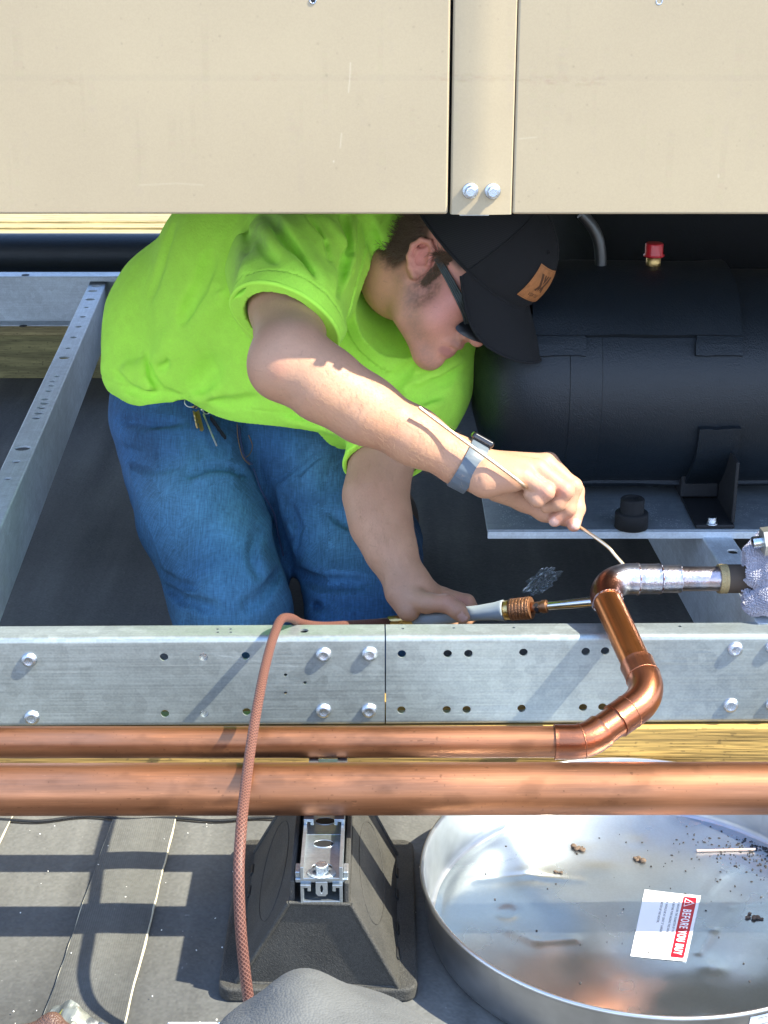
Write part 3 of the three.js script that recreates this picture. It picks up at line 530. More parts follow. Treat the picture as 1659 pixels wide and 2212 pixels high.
// ------------------------------------------------------------------ the black tank on its shelf
{
  const yS = yR + 0.012, zf = PY(1300, 1160, yR + 0.001).z, xl = PY(1053, 1160, yR).x;
  const s = thing('steel_shelf', 'dark galvanized steel shelf with a folded front lip under the black tank', 'shelf', V(xl, yS, zf));
  part('shelf_plate', box(xl - 0.001, 1.6, yS - 0.003, yS, zf - 0.42, zf, 0.001), M.steelPlate, s);
  part('front_lip', box(xl, 1.6, yS - 0.0135, yS - 0.0031, zf - 0.003, zf + 0.001, 0.001), M.zincDull, s);
  { const N = 900, g = new THREE.CircleGeometry(0.0011, 5).rotateX(-Math.PI / 2), m = new THREE.InstancedMesh(g, std({ color: lin(0.5, 0.55, 0.6), roughness: 0.6 }), N), q = new THREE.Matrix4();
    for (let i = 0; i < N; i++) { let x, z; do { x = rr(xl + 0.02, xl + 0.42); z = zf - rr(0.004, 0.10); } while (noise3(x * 22, z * 26, 5) < 0.55); const k = rr(0.3, 1.1); q.makeRotationY(rnd() * 6).scale(V(k, 1, k * rr(0.5, 1))); q.setPosition(x - s.position.x, 0.0006, z - s.position.z); m.setMatrixAt(i, q); }
    m.name = 'paint_spatter'; tag(m, null, null, null, 'stuff'); s.add(m); }
  const yc = 0.405, zc = -2.215, R = 0.155, x0 = PZ(1017, 830, zc + 0.03).x;
  const t = thing('insulated_tank', 'black foam-insulated horizontal tank with patched seams beside the worker', 'tank', V(0.5, yc, zc));
  const shell = [[0, 0], [0.05, 0.004], [0.095, 0.016], [0.125, 0.032], [0.144, 0.052], [0.1525, 0.078], [R, 0.105], [R, 0.128], [R + 0.0012, 0.129], [R + 0.0012, 0.172], [R, 0.173], [R, 1.3], [0, 1.3]];
  const tg = lathe(shell, 96).toNonIndexed();
  part('shell', boxUV(toCreasedNormals(along(tg, V(x0, yc, zc), V(1, 0, 0)), 0.5)), M.foam, t);
  // patches of sheet foam stuck on the shell: sectors of a slightly larger cylinder
  const sheet = (xa, xb, aa, ab, r, name, lump = 0.002) => {
    const pos = [], idx = [], nx = 40, na = 24;
    const at = (i, j, rad) => { const k = i / nx, a = lerp(aa, ab, j / na) + 0.02 * (noise3(k * 5, aa * 3, r * 50) - 0.5) * (j === 0 || j === na ? 1 : 0), x = lerp(xa, xb, k) + 0.005 * (noise3(j / na * 4, xa * 9, r * 70) - 0.5) * (i === 0 || i === nx ? 1 : 0); const q = rad + lump * (noise3(x * 14, a * 6, r * 100) - 0.5); pos.push(x, yc + Math.sin(a) * q, zc + Math.cos(a) * q); };
    for (const rad of [r, R - 0.002]) for (let i = 0; i <= nx; i++) for (let j = 0; j <= na; j++) at(i, j, rad);
    const W = na + 1, O = (nx + 1) * W;
    for (let i = 0; i < nx; i++) for (let j = 0; j < na; j++) { const a = i * W + j; idx.push(a, a + W, a + 1, a + 1, a + W, a + W + 1); }
    for (let i = 0; i < nx; i++) for (const j of [0, na]) { const a = i * W + j, b = a + W; idx.push(...(j ? [a, b, a + O, b, b + O, a + O] : [a, a + O, b, b, a + O, b + O])); }
    for (let j = 0; j < na; j++) for (const i of [0, nx]) { const a = i * W + j, b = a + 1; idx.push(...(i ? [a, a + O, b, b, a + O, b + O] : [a, b, a + O, b, b + O, a + O])); }
    const g = new THREE.BufferGeometry(); g.setAttribute('position', new THREE.Float32BufferAttribute(pos, 3)); g.setIndex(idx);
    part(name, boxUV(toCreasedNormals(g.toNonIndexed(), 0.7)), M.foam, t);
  };
  const ang = (v) => { const p = PZ(1300, v, zc + 0.15); return Math.asin(clamp((p.y - yc) / R, -1, 1)); };
  const X = (u) => PZ(u, 830, zc + 0.14).x;
  sheet(X(1150), X(1598), 0.62, 2.3, R + 0.012, 'foam_patch', 0.004);
  sheet(X(1150), X(1262), 0.45, 0.66, R + 0.007, 'foam_patch');
  sheet(X(1500), X(1600), 0.45, 0.66, R + 0.0075, 'foam_patch');
  sheet(X(1208), X(1720), -1.9, -1.02, R + 0.005, 'foam_patch', 0.003);
  sheet(X(1512), X(1602), -1.3, -0.18, R + 0.009, 'foam_patch', 0.005);
  // stub pipe and relief valve on top
  const q = (u, v) => PZ(u, v, zc + 0.01);
  part('stub_pipe', tube([q(1297, 625), q(1297, 590), q(1297.5, 555), q(1293, 520), q(1284, 497), q(1271, 478), q(1256, 462)], 0.0083, { n: 40 }), std({ map: T.mottle, color: lin(0.13, 0.135, 0.135), metalness: 0.7, roughness: 0.4 }), t);
  const vb = q(1409, 606), valve = new THREE.Group(); valve.name = 'relief_valve'; t.add(valve); valve.position.copy(vb).sub(t.position);
  part('valve_body', along(lathe([[0.0001, -0.02], [0.010, -0.02], [0.010, 0], [0.0075, 0.002], [0.0085, 0.004], [0.0115, 0.0045], [0.0115, 0.017], [0.010, 0.0185], [0.0095, 0.032], [0.0001, 0.032]], 6), vb, V(0, 1, 0), 0.3), M.brass, valve);
  part('valve_thread', along(lathe([[0.0001, 0.0185], [0.0104, 0.0186], [0.0104, 0.034], [0.0001, 0.034]], 24), vb, V(0, 1, 0)), M.brass, valve);
  part('valve_cap', along(lathe([[0.0001, 0.0345], [0.0145, 0.0345], [0.0148, 0.037], [0.0128, 0.038], [0.0128, 0.052], [0.0112, 0.054], [0.0001, 0.0545]], 28), vb, V(0, 1, 0)), M.redCap, valve);
  // foot bracket with its bolt, and the black plug on the shelf
  const bx = X(1490), bz = zf;
  const fb = new THREE.Group(); fb.name = 'foot_bracket'; t.add(fb);
  part('bracket_plate', [box(X(1507), X(1592), yS + 0.0003, yS + 0.006, zf - 0.17, zf - 0.002, 0.002), box(X(1586), X(1594), yS + 0.006, yS + 0.095, zf - 0.17, zf - 0.008, 0.002), box(X(1500), X(1586), yS + 0.01, yS + 0.07, zf - 0.19, zf - 0.10, 0.003)], M.foamBlack, fb);
  const bp = PY(1537, 1131, yS + 0.006); part('bolt', [along(lathe([[0.0001, 0.010], [0.0055, 0.010], [0.0062, 0.009], [0.0062, 0.003], [0.0085, 0.002], [0.0085, 0]], 6), bp, V(0, 1, 0)), along(lathe([[0.0001, 0.0025], [0.0085, 0.0022], [0.0085, 0]], 20), bp, V(0, 1, 0))], M.boltMetal, fb);
  const kp = PY(1363, 1138, yS); const k = thing('plug', 'black stepped cylindrical plug standing on the steel shelf right of the hand', 'plug', kp);
  part('plug_base', along(lathe([[0.0001, 0], [0.023, 0], [0.023, 0.021], [0.0215, 0.0225], [0.0165, 0.0228]], 28), kp, V(0, 1, 0)), M.foamBlack, k);
  part('plug_top', along(lathe([[0.0165, 0.0225], [0.0165, 0.041], [0.015, 0.0425], [0.009, 0.0426], [0.0085, 0.0405], [0.0001, 0.0405]], 28), kp, V(0, 1, 0)), M.foamBlack, k);
}

// ------------------------------------------------------------------ copper
const zL = -1.411, yL = PZ(829, 1705, zL).y, rL = 0.027, yTop = yL - rL, rS = 0.01745, yS1 = yTop + rS;
const zS = PZ(829, 1603, -1.5).z && (() => { const d = ray(829, 1603); return d.z * (yS1 - H) / d.y; })();
{
  const g = thing('copper_pipe', 'thick straight copper pipe, the nearer of the two lying on the support', 'pipe', V(0, yL, zL));
  part('pipe', tube([V(-1.5, yL, zL + 0.004), V(1.6, yL, zL - 0.006)], rL, { seg: 64, n: 4 }), M.copper, g);
  const c1 = PY(1265, 1602.4, yS1), c0 = V(-1.5, yS1, c1.z + 0.003), c2 = P(1408, 1503.5, 1.77), c3 = P(1290, 1251, 1.93), c4 = P(1640, 1250, 1.945);
  const s = thing('copper_pipe', 'thinner copper pipe with elbows that rises over the rail to the soldered joint', 'pipe', V(0, yS1, zS));
  const path = bentPath([c0, c1, c2, c3, c4], [0.045, 0.044, 0.036], 0.003);
  const len = [0]; for (let i = 1; i < path.length; i++) len.push(len[i - 1] + path[i].distanceTo(path[i - 1]));
  const near = (p) => { let b = 0, d = 9; path.forEach((q, i) => { const e = q.distanceTo(p); if (e < d) { d = e; b = i; } }); return len[b]; };
  const at = (l) => { let i = 1; while (i < len.length - 1 && len[i] < l) i++; return path[i - 1].clone().lerp(path[i], clamp((l - len[i - 1]) / (len[i] - len[i - 1]), 0, 1)); };
  const run = (a, b, n) => { const o = []; for (let i = 0; i <= n; i++) o.push(at(lerp(a, b, i / n))); return o; };
  const T1 = near(c1), T2 = near(c2), T3 = near(c3), Lend = len[len.length - 1];
  const rF = rS + 0.0019;
  part('pipe', tube([c0, at(T1 - 0.025)], rS, { seg: 48, n: 3 }), M.copper, s);
  // 45 degree fitting with its socket, then the street socket, then the long elbow
  const fit = (a, b, r, mat, name, ends = [1, 1]) => part(name, tube(run(a, b, 40), (t) => r + 0.0004 * (Math.exp(-(((t * (b - a)) / 0.0022) ** 2)) * ends[0] + Math.exp(-((((1 - t) * (b - a)) / 0.0022) ** 2)) * ends[1]), { seg: 40, n: 60, smooth: false }), mat, s);
  const bead = (l, r, w, mat = M.copperFit, name = 'solder_ring') => { const a = at(l - w), b = at(l + w); const d = b.clone().sub(a); part(name, along(new THREE.TorusGeometry(r, w * 0.5, 10, 40).rotateX(Math.PI / 2), at(l), d), mat, s); };
  fit(T1 - 0.034, T1 + 0.022, rF, M.copperFit, 'elbow');
  fit(T1 + 0.021, T1 + 0.046, rS + 0.0002, M.copperFit, 'pipe');
  fit(T1 + 0.044, T2 + 0.048, rF + 0.0004, M.copperFit, 'elbow');
  bead(T1 - 0.004, rF, 0.0016); bead(T1 + 0.064, rF + 0.0003, 0.0013); bead(T2 + 0.026, rF + 0.0003, 0.0015);
  fit(T2 + 0.046, T3 - 0.026, rS, M.copperBrown, 'riser_pipe', [0, 0]);
  // top elbow: copper going brown, then silvery with flux and heat
  const silver = std({ map: canvasTex(512, 256, (c, w, h) => { const im = c.createImageData(w, h); for (let y = 0; y < h; y++) for (let x = 0; x < w; x++) { const u = x / w, v = y / h, sw = pf(u, v, 6, 4, 5, 201), ir = pf(u, v, 9, 5, 4, 202), k = 182 + 120 * (sw - 0.5), o = (y * w + x) * 4, br = sstep(0.40, 0.12, u + 0.25 * (sw - 0.5)); im.data[o] = lerp(k + 26 * (ir - 0.5), 112, br); im.data[o + 1] = lerp(k, 72, br); im.data[o + 2] = lerp(k + 14 - 30 * (ir - 0.5), 58, br); im.data[o + 3] = 255; } c.putImageData(im, 0, 0); }), metalness: 1, roughness: 0.33, bumpMap: again(T.grain, 0.3), bumpScale: 0.0006 });
  { const t2 = silver.map; t2.wrapS = t2.wrapT = THREE.RepeatWrapping; t2.repeat.set(1 / 0.115, 1 / 0.12); t2.offset.set(0, 0); }
  fit(T3 - 0.030, T3 + 0.042, rF, silver, 'elbow');
  const silver2 = silver.clone(); silver2.map = silver.map.clone(); silver2.map.offset.set(0.5, 0.1); silver2.map.needsUpdate = true;
  fit(T3 + 0.040, T3 + 0.068, rF - 0.0006, silver2, 'coupling');
  fit(T3 + 0.066, T3 + 0.094, rS - 0.0002, silver2, 'reducer');
  bead(T3 + 0.041, rF, 0.0018, silver2); bead(T3 + 0.070, rS + 0.0006, 0.0014, silver2); bead(T3 + 0.094, rS - 0.001, 0.0022, silver2);
  const sil3 = silver.clone(); sil3.map = silver.map.clone(); sil3.map.offset.set(0.42, 0.37); sil3.map.repeat.set(1 / 0.16, 1 / 0.1); sil3.map.needsUpdate = true; sil3.color = lin(0.88, 0.80, 0.76);
  part('joint_pipe', tube(run(T3 + 0.092, T3 + 0.146, 20), rS - 0.0022, { seg: 40, n: 20, smooth: false }), sil3, s);
  part('solder_collar', tube(run(T3 + 0.142, T3 + 0.152, 10), (t) => rS + 0.0003 + 0.001 * noise3(t * 9, 2, 4), { seg: 30, n: 10, smooth: false }), std({ color: lin(0.42, 0.32, 0.16), metalness: 0.5, roughness: 0.6, bumpMap: T.grain, bumpScale: 0.002 }), s);
  part('valve_stub', tube(run(T3 + 0.151, Math.min(Lend, T3 + 0.25), 10), rS + 0.0004, { seg: 40, n: 10, smooth: false }), std({ color: lin(0.13, 0.095, 0.07), metalness: 0.4, roughness: 0.75, map: T.mottle }), s);
}

// ------------------------------------------------------------------ the pipe support block with its strut channels
{
  const fl = PY(478, 2142, 0.008), fr = PY(897, 2155, 0.008), br = PY(888, 1828, 0.008);
  const xa = fl.x, xb = fr.x, zf = (fl.z + fr.z) / 2, zb = br.z, g = thing('pipe_support', 'black rubber support block with zinc strut channel carrying the copper pipes', 'pipe support', V((xa + xb) / 2, 0, (zf + zb) / 2));
  const sh = new THREE.Shape(), r = 0.014; const X0 = xa, X1 = xb, A = -zf, B = -zb;
  sh.moveTo(X0 + r, A); sh.lineTo(X1 - r, A); sh.quadraticCurveTo(X1, A, X1, A + r); sh.lineTo(X1, B - r); sh.quadraticCurveTo(X1, B, X1 - r, B); sh.lineTo(X0 + r, B); sh.quadraticCurveTo(X0, B, X0, B - r); sh.lineTo(X0, A + r); sh.quadraticCurveTo(X0, A, X0 + r, A);
  part('base_plate', boxUV(new THREE.ExtrudeGeometry(sh, { depth: 0.010, bevelEnabled: true, bevelThickness: 0.003, bevelSize: 0.003, bevelSegments: 3 }).rotateX(-Math.PI / 2).translate(0, 0.0035, 0)), M.block, g);
  const yb = 0.0165, yt = H - 0.873 - 0.047, bc = [PY(512, 2122, yb), PY(860, 2132, yb), PY(857, 1846, yb), PY(556, 1842, yb)];
  bc[3].x = bc[0].x; bc[2].x = bc[1].x;
  const tc = [PY(624, 1950, yt), PY(757, 1954, yt), V(0, yt, 0), V(0, yt, 0)]; tc[2].set(tc[1].x, yt, bc[2].z - (bc[0].z - tc[0].z) * 0.6); tc[3].set(tc[0].x, yt, tc[2].z);
  for (const i of [2, 3]) { bc[i].z -= 0.0; tc[i].z = Math.min(tc[i].z, bc[i].z + 0.03); }
  const quad = (a, b, c, d, n = 1, m = 1) => { const pos = [], idx = []; for (let i = 0; i <= n; i++) for (let j = 0; j <= m; j++) { const p = a.clone().lerp(b, i / n).lerp(d.clone().lerp(c, i / n), j / m); pos.push(p.x, p.y, p.z); } for (let i = 0; i < n; i++) for (let j = 0; j < m; j++) { const q = i * (m + 1) + j, w = q + m + 1; idx.push(q, w, q + 1, q + 1, w, w + 1); } const ge = new THREE.BufferGeometry(); ge.setAttribute('position', new THREE.Float32BufferAttribute(pos, 3)); ge.setIndex(idx); ge.computeVertexNormals(); return boxUV(ge); };
  part('block_body', [quad(bc[0], bc[1], tc[1], tc[0]), quad(bc[1], bc[2], tc[2], tc[1]), quad(bc[2], bc[3], tc[3], tc[2]), quad(bc[3], bc[0], tc[0], tc[3]), quad(tc[0], tc[1], tc[2], tc[3])], M.block, g);
  // ribs along the ridges and raised oval ornament on the flanks
  const rib = (a, b, r2 = 0.0028) => cyl(a, b, r2, r2 * 0.9, 10);
  for (const q of [rib(bc[0], tc[0]), rib(bc[1], tc[1]), rib(bc[2], tc[2]), rib(bc[3], tc[3]), rib(tc[0], tc[1], 0.0022), rib(bc[0], bc[1], 0.002)]) part('edge_rib', boxUV(q), M.block, g);
  const wall = (s) => [tc[s < 0 ? 0 : 1], tc[s < 0 ? 3 : 2], bc[s < 0 ? 3 : 2], bc[s < 0 ? 0 : 1]];
  for (const s of [-1, 1]) {   // upright guide walls beside the strut, with notches
    const [a, b] = wall(s), x = a.x - s * 0.006;
    part('guide_wall', box(Math.min(x, x + s * 0.005), Math.max(x, x + s * 0.005), yt - 0.006, yt + 0.024, b.z + 0.01, a.z - 0.002, 0.0015), M.block, g);
    const W = wall(s), onW = (p, q) => W[0].clone().lerp(W[1], p).lerp(W[3].clone().lerp(W[2], p), q), out = W[1].clone().sub(W[0]).cross(W[3].clone().sub(W[0])).normalize(); if (out.x * s < 0) out.negate();
    const loops = [];
    for (const sc of [1]) { const pts = []; for (let i = 0; i <= 40; i++) { const th = i / 40 * Math.PI * 2; pts.push(onW(0.5 + 0.36 * sc * Math.cos(th), 0.42 + 0.28 * sc * Math.sin(th)).addScaledVector(out, 0.0002)); } loops.push(tube(pts, 0.0006, { seg: 6, n: 60, cap: false })); }
    part('raised_oval', loops, M.block, g);
    for (const z of [0.22, 0.40, 0.66, 0.84]) { const p = onW(z, 0.985).addScaledVector(out, 0.0008); part('drain_notch', along(new RoundedBoxGeometry(0.006, 0.003, 0.018, 2, 0.001), p, out), M.blockDark, g); }
  }
  // strut: C profile open upwards, lips turned in
  const zS0 = PY(690, 1903, yt + 0.026).z, zS1 = -1.548, cx = -0.0615, w2 = 0.0205;
  const cProfile = (h, lip) => { const t = 0.0026, q = [[-w2, 0], [w2, 0], [w2, h]]; if (lip) q.push([w2 - 0.0095, h], [w2 - 0.0095, h - 0.0065], [w2 - 0.0095 + t, h - 0.0065], [w2 - 0.0095 + t, h - t], [w2 - t, h - t]); else q.push([w2 - t, h]); q.push([w2 - t, t], [-w2 + t, t]); if (lip) q.push([-w2 + t, h - t], [-w2 + 0.0095 - t, h - t], [-w2 + 0.0095 - t, h - 0.0065], [-w2 + 0.0095, h - 0.0065], [-w2 + 0.0095, h]); else q.push([-w2 + t, h]); q.push([-w2, h]); return new THREE.Shape(q.map(([x, y]) => new THREE.Vector2(x, y))); };
  const ext = (h, lip, za, zb2, y) => boxUV(new THREE.ExtrudeGeometry(cProfile(h, lip), { depth: za - zb2, bevelEnabled: true, bevelSize: 0.0003, bevelThickness: 0.0003, bevelSegments: 1 }).translate(cx, y, zb2));
  const zincB = std({ color: lin(0.72, 0.74, 0.76), metalness: 0.9, roughness: 0.36, map: T.zinc, bumpMap: T.zincBump, bumpScale: 0.0004 });
  const st = new THREE.Group(); st.name = 'strut_channel'; g.add(st);
  part('lower_channel', ext(0.021, true, zS0 + 0.001, zS1, yt + 0.0005), zincB, st);
  const yU = yt + 0.0262;
  part('upper_channel', [ext(0.0208, true, zS0 - 0.078, zS1, yU + 0.0002), ext(0.0150, false, zS0 + 0.0, zS0 - 0.0775, yU + 0.0002)], zincB, st);
  const sq = (u, v) => PY(u, v, yU + 0.003);
  for (const [u, v] of [[701, 1774], [697, 1823], [696, 1874]]) { const p = sq(u, v), e = new THREE.Shape(); const a = 0.0068, b = 0.0105; e.absellipse(0, 0, b, a, 0, Math.PI * 2); part('slot_hole', boxUV(new THREE.ExtrudeGeometry(e, { depth: 0.0003, bevelEnabled: false, curveSegments: 24 }).rotateX(-Math.PI / 2).translate(cx, yU + 0.0031, p.z)), M.blockDark, st); const rg = []; for (let i = 0; i <= 30; i++) { const th = i / 30 * 6.2832; rg.push(V(cx + Math.cos(th) * b, yU + 0.0032, p.z + Math.sin(th) * a)); } part('slot_rim', tube(rg, 0.0007, { seg: 6, n: 40, cap: false }), zincB, st); }
  const hp = PY(692, 1886, yU + 0.0035); hp.x = cx;
  part('hex_bolt', [along(lathe([[0.0001, 0.0105], [0.0062, 0.0105], [0.007, 0.0096], [0.007, 0.0005], [0.0001, 0.0005]], 6).toNonIndexed(), hp, V(0, 1, 0), 0.28)].map((q) => toCreasedNormals(q, 0.5)), M.boltMetal, st);
  part('washer', along(lathe([[0.0075, 0.0012], [0.0120, 0.0012], [0.0120, 0]], 28).scale(1.2, 1, 0.8), hp, V(0, 1, 0)), zincB, st);
  part('spring_plate', [box(cx - 0.0262, cx + 0.0262, yU - 0.0052, yU - 0.0006, zS0 - 0.024, zS0 - 0.004, 0.0012), box(cx - 0.0262, cx - 0.0212, yU - 0.001, yU + 0.006, zS0 - 0.022, zS0 - 0.006, 0.001), box(cx + 0.0212, cx + 0.0262, yU - 0.001, yU + 0.006, zS0 - 0.022, zS0 - 0.006, 0.001)], zincB, st);
  const tab = new THREE.Shape(); tab.moveTo(-0.0055, 0); tab.lineTo(-0.0055, -0.013); tab.lineTo(-0.0035, -0.016); tab.lineTo(0.0035, -0.016); tab.lineTo(0.0055, -0.013); tab.lineTo(0.0055, 0); tab.closePath(); const sl = new THREE.Path(); sl.absellipse(0, -0.008, 0.0017, 0.0048, 0, 6.2832, true); tab.holes.push(sl);
  part('hanging_tab', boxUV(new THREE.ExtrudeGeometry(tab, { depth: 0.002, bevelEnabled: true, bevelSize: 0.0003, bevelThickness: 0.0003, bevelSegments: 1 }).translate(cx, yU - 0.001, zS0 - 0.001)), zincB, st);
}

// ------------------------------------------------------------------ the aluminium pan
{
  const cx = 0.283, cz = -1.452, RT = 0.240, RB = 0.229, hp = 0.070, g = thing('drain_pan', 'round dented aluminium drain pan with a red and white sticker on the roof', 'pan', V(cx, 0, cz));
  const alu = phys({ metalness: 0.97, color: lin(0.74, 0.82, 0.90), roughness: 1, roughnessMap: makeTex(1024, 1024, 0.5, (u, v) => { const b = pf(u, v, 4, 4, 5, 211), f = pn(u, v, 256, 256, 212); return 0.19 + 0.16 * sstep(0.40, 0.72, b); }),
    map: makeTex(1024, 1024, 0.5, (u, v) => { const b = pf(u, v, 5, 5, 5, 213), f = pn(u, v, 300, 300, 214); const k = 0.88 + 0.14 * (b - 0.5) + 0.03 * (f - 0.5); return [k, k, k * 0.99]; }, true), clearcoat: 0 });
  const wallM = std({ color: lin(0.70, 0.71, 0.72), metalness: 1, roughness: 0.38, map: T.mottle });
  // floor: a fine polar sheet with dents and creases
  const dents = []; for (let i = 0; i < 26; i++) { const a = rnd() * 6.283, r = Math.sqrt(rnd()) * 0.2; dents.push([Math.cos(a) * r, Math.sin(a) * r, rr(0.012, 0.05), rr(-1, 1) * 0.0012]); }
  for (const [u, v, w, d] of [[1097, 1972, 0.013, -0.0024], [1250, 1815, 0.02, 0.0016], [1372, 1817, 0.014, -0.0014], [1290, 1870, 0.03, 0.002], [1500, 2110, 0.04, 0.002], [1590, 1900, 0.03, -0.002]]) { const p = PY(u, v, 0.004); dents.push([p.x - cx, p.z - cz, w, d]); }
  const creases = [[[1632, 1845], [1560, 1890], [1530, 1930]], [[1659, 1950], [1575, 1960], [1540, 2010], [1510, 2060]], [[1100, 2010], [1160, 2035], [1240, 2030]], [[1020, 1900], [1140, 1890], [1260, 1905]]].map((l) => l.map(([u, v]) => { const p = PY(u, v, 0.004); return [p.x - cx, p.z - cz]; }));
  const floorY = (x, z) => { const r = Math.hypot(x, z); let y = 0.0035 + 0.0016 * Math.cos(Math.min(1, r / RB) * Math.PI * 0.5) + 0.0022 * (fbm3(x * 9 + 5, z * 9, 2, 3) - 0.5); for (const [a, b, w, d] of dents) y += d * Math.exp(-((x - a) ** 2 + (z - b) ** 2) / (w * w)); for (const l of creases) for (let i = 0; i < l.length - 1; i++) { const [ax, az] = l[i], [bx, bz] = l[i + 1], ux = bx - ax, uz = bz - az, h = clamp(((x - ax) * ux + (z - az) * uz) / (ux * ux + uz * uz), 0, 1), e = (x - ax - ux * h) ** 2 + (z - az - uz * h) ** 2; y += 0.0006 * Math.exp(-e / (0.006 * 0.006)); } return Math.max(0.0025, y); };
  const pos = [], idx = [], nr = 90, na = 180;
  for (let i = 0; i <= nr; i++) for (let j = 0; j < na; j++) { const r = RB * i / nr, a = j / na * 6.28319, x = Math.cos(a) * r, z = Math.sin(a) * r; pos.push(cx + x, i > nr - 3 ? lerp(floorY(x, z), 0.0055, (i - nr + 3) / 3 * 0.5) : floorY(x, z), cz + z); }
  for (let i = 0; i < nr; i++) for (let j = 0; j < na; j++) { const a = i * na + j, b = i * na + (j + 1) % na; idx.push(a, b, a + na, b, b + na, a + na); }
  const fg = new THREE.BufferGeometry(); fg.setAttribute('position', new THREE.Float32BufferAttribute(pos, 3)); fg.setIndex(idx); fg.computeVertexNormals();
  part('pan_floor', boxUV(fg), alu, g);
  const rim = lathe([[RB - 0.001, 0.004], [RB + 0.003, 0.0065], [RB + 0.005, 0.012], [RT - 0.0012, hp - 0.004], [RT - 0.0005, hp - 0.001], [RT + 0.001, hp + 0.0008], [RT + 0.0035, hp], [RT + 0.0042, hp - 0.003], [RT + 0.0025, hp - 0.005], [RT + 0.0006, hp - 0.006], [RB + 0.0068, 0.012], [RB + 0.004, 0.004], [RB, 0.001], [0.001, 0.0005]], 160);
  part('pan_wall', boxUV(rim.translate(cx, 0, cz)), wallM, g);
  // sticker on the floor
  const st = [[1393, 1922], [1514, 1934], [1482, 2078], [1362, 2064]].map(([u, v]) => PY(u, v, 0.006));
  const stTex = canvasTex(768, 700, (c, w, h) => {   // its own top is the red band
    c.fillStyle = '#f4f3f4'; c.fillRect(0, 0, w, h);
    c.fillStyle = '#c4081f'; c.beginPath(); c.roundRect(28, 40, w - 62, 170, 22); c.fill();
    c.strokeStyle = '#fff'; c.lineWidth = 7; c.beginPath(); c.moveTo(95, 62); c.lineTo(140, 178); c.lineTo(50, 178); c.closePath(); c.stroke();
    c.fillStyle = '#fff'; c.font = 'bold 70px sans-serif'; c.fillText('!', 84, 168);
    c.save(); c.translate(170, 178); c.scale(0.66, 1.5); c.font = 'bold 97px sans-serif'; c.fillText('BEFORE YOU BUY', 0, 0); c.restore();
    c.fillStyle = '#2c2c30'; c.save(); c.scale(0.72, 1.25); c.font = 'bold 31px sans-serif';
    ['PLEASE MEASURE THE DIAMETER OF YOUR WATER', 'HEATER BEFORE PURCHASING THIS DRAIN PAN.', 'THE PAN SHOULD BE AT LEAST 2" LARGER THAN', 'THE DIAMETER OF THE HEATER.'].forEach((s, i) => c.fillText(s, 36 / 0.72, (262 + i * 62 + (i > 1 ? 22 : 0)) / 1.25)); c.restore();
    c.font = 'bold 17px sans-serif'; c.fillText('WWW  PDS', 34, 610);
    c.strokeStyle = '#c9c9cc'; c.lineWidth = 7; c.beginPath(); c.ellipse(600, 470, 108, 176, 0, 0, 7); c.stroke();
    c.fillStyle = '#e6e6e8'; c.beginPath(); c.ellipse(600, 470, 74, 120, 0, 0, 7); c.fill(); c.fillStyle = '#b9b9bd'; c.fillRect(572, 425, 62, 26); c.fillRect(572, 475, 62, 30); c.fillRect(594, 308, 12, 14); c.fillRect(594, 612, 12, 16);
  });
  // corners in sticker space: top-left (u=0,v=1) is the picture's upper right corner
  { const n = 14, sp2 = [], su = [], si = []; for (let i = 0; i <= n; i++) for (let j = 0; j <= n; j++) { const a = i / n, b = j / n; const p = st[1].clone().lerp(st[2], a).lerp(st[0].clone().lerp(st[3], a), b); const e = Math.max(Math.abs(a - 0.5), Math.abs(b - 0.5)); sp2.push(p.x, floorY(p.x - cx, p.z - cz) + 0.0007 + (e > 0.47 ? 0.0003 : 0), p.z); su.push(a, 1 - b); }
    for (let i = 0; i < n; i++) for (let j = 0; j < n; j++) { const a = i * (n + 1) + j, b = a + n + 1; si.push(a, a + 1, b, a + 1, b + 1, b); }
    const sg = new THREE.BufferGeometry(); sg.setAttribute('position', new THREE.Float32BufferAttribute(sp2, 3)); sg.setAttribute('uv', new THREE.Float32BufferAttribute(su, 2)); sg.setIndex(si); sg.computeVertexNormals(); if (sg.attributes.normal.getY(0) < 0) { sg.index.array.reverse(); sg.computeVertexNormals(); }
    part('sticker', sg, phys({ map: stTex, roughness: 0.35, clearcoat: 0.3 }), g, 'white sticker with red BEFORE YOU BUY band'); }
  // barcode label on the outside of the wall
  { const lt = canvasTex(512, 400, (c, w, h) => { c.fillStyle = '#f3f4f6'; c.fillRect(0, 0, w, h); c.fillStyle = '#3a3c42'; let x = 40; c.save(); c.translate(0, 0); for (let y = 20; y < h - 20;) { const t = 2 + Math.floor(rnd() * 7); c.fillRect(52, y, 110, t); y += t + 3 + rnd() * 7; } for (let k = 0; k < 6; k++) for (let y = 20; y < h - 30;) { const t = 8 + rnd() * 34; c.fillRect(190 + k * 46, y, 18, t); y += t + 6; } c.font = 'bold 22px serif'; c.rotate(Math.PI / 2); c.fillText('0 42805 11563', 40, -22); c.restore(); });
    const a0 = PY(1594, 2163, hp * 0.88), n = 16, q = [], su = [], si = []; const th0 = Math.atan2(a0.z - cz, a0.x - cx);
    for (let i = 0; i <= n; i++) for (let j = 0; j <= 1; j++) { const th = th0 - i / n * 0.34, y = lerp(hp * 0.90, 0.014, j), r = lerp(RT + 0.0006, RB + 0.0068, (hp - 0.006 - y) / (hp - 0.018)) + 0.0008; q.push(cx + Math.cos(th) * r, y, cz + Math.sin(th) * r); su.push(i / n, 1 - j); }
    for (let i = 0; i < n; i++) { const a = i * 2; si.push(a, a + 1, a + 2, a + 1, a + 3, a + 2); }
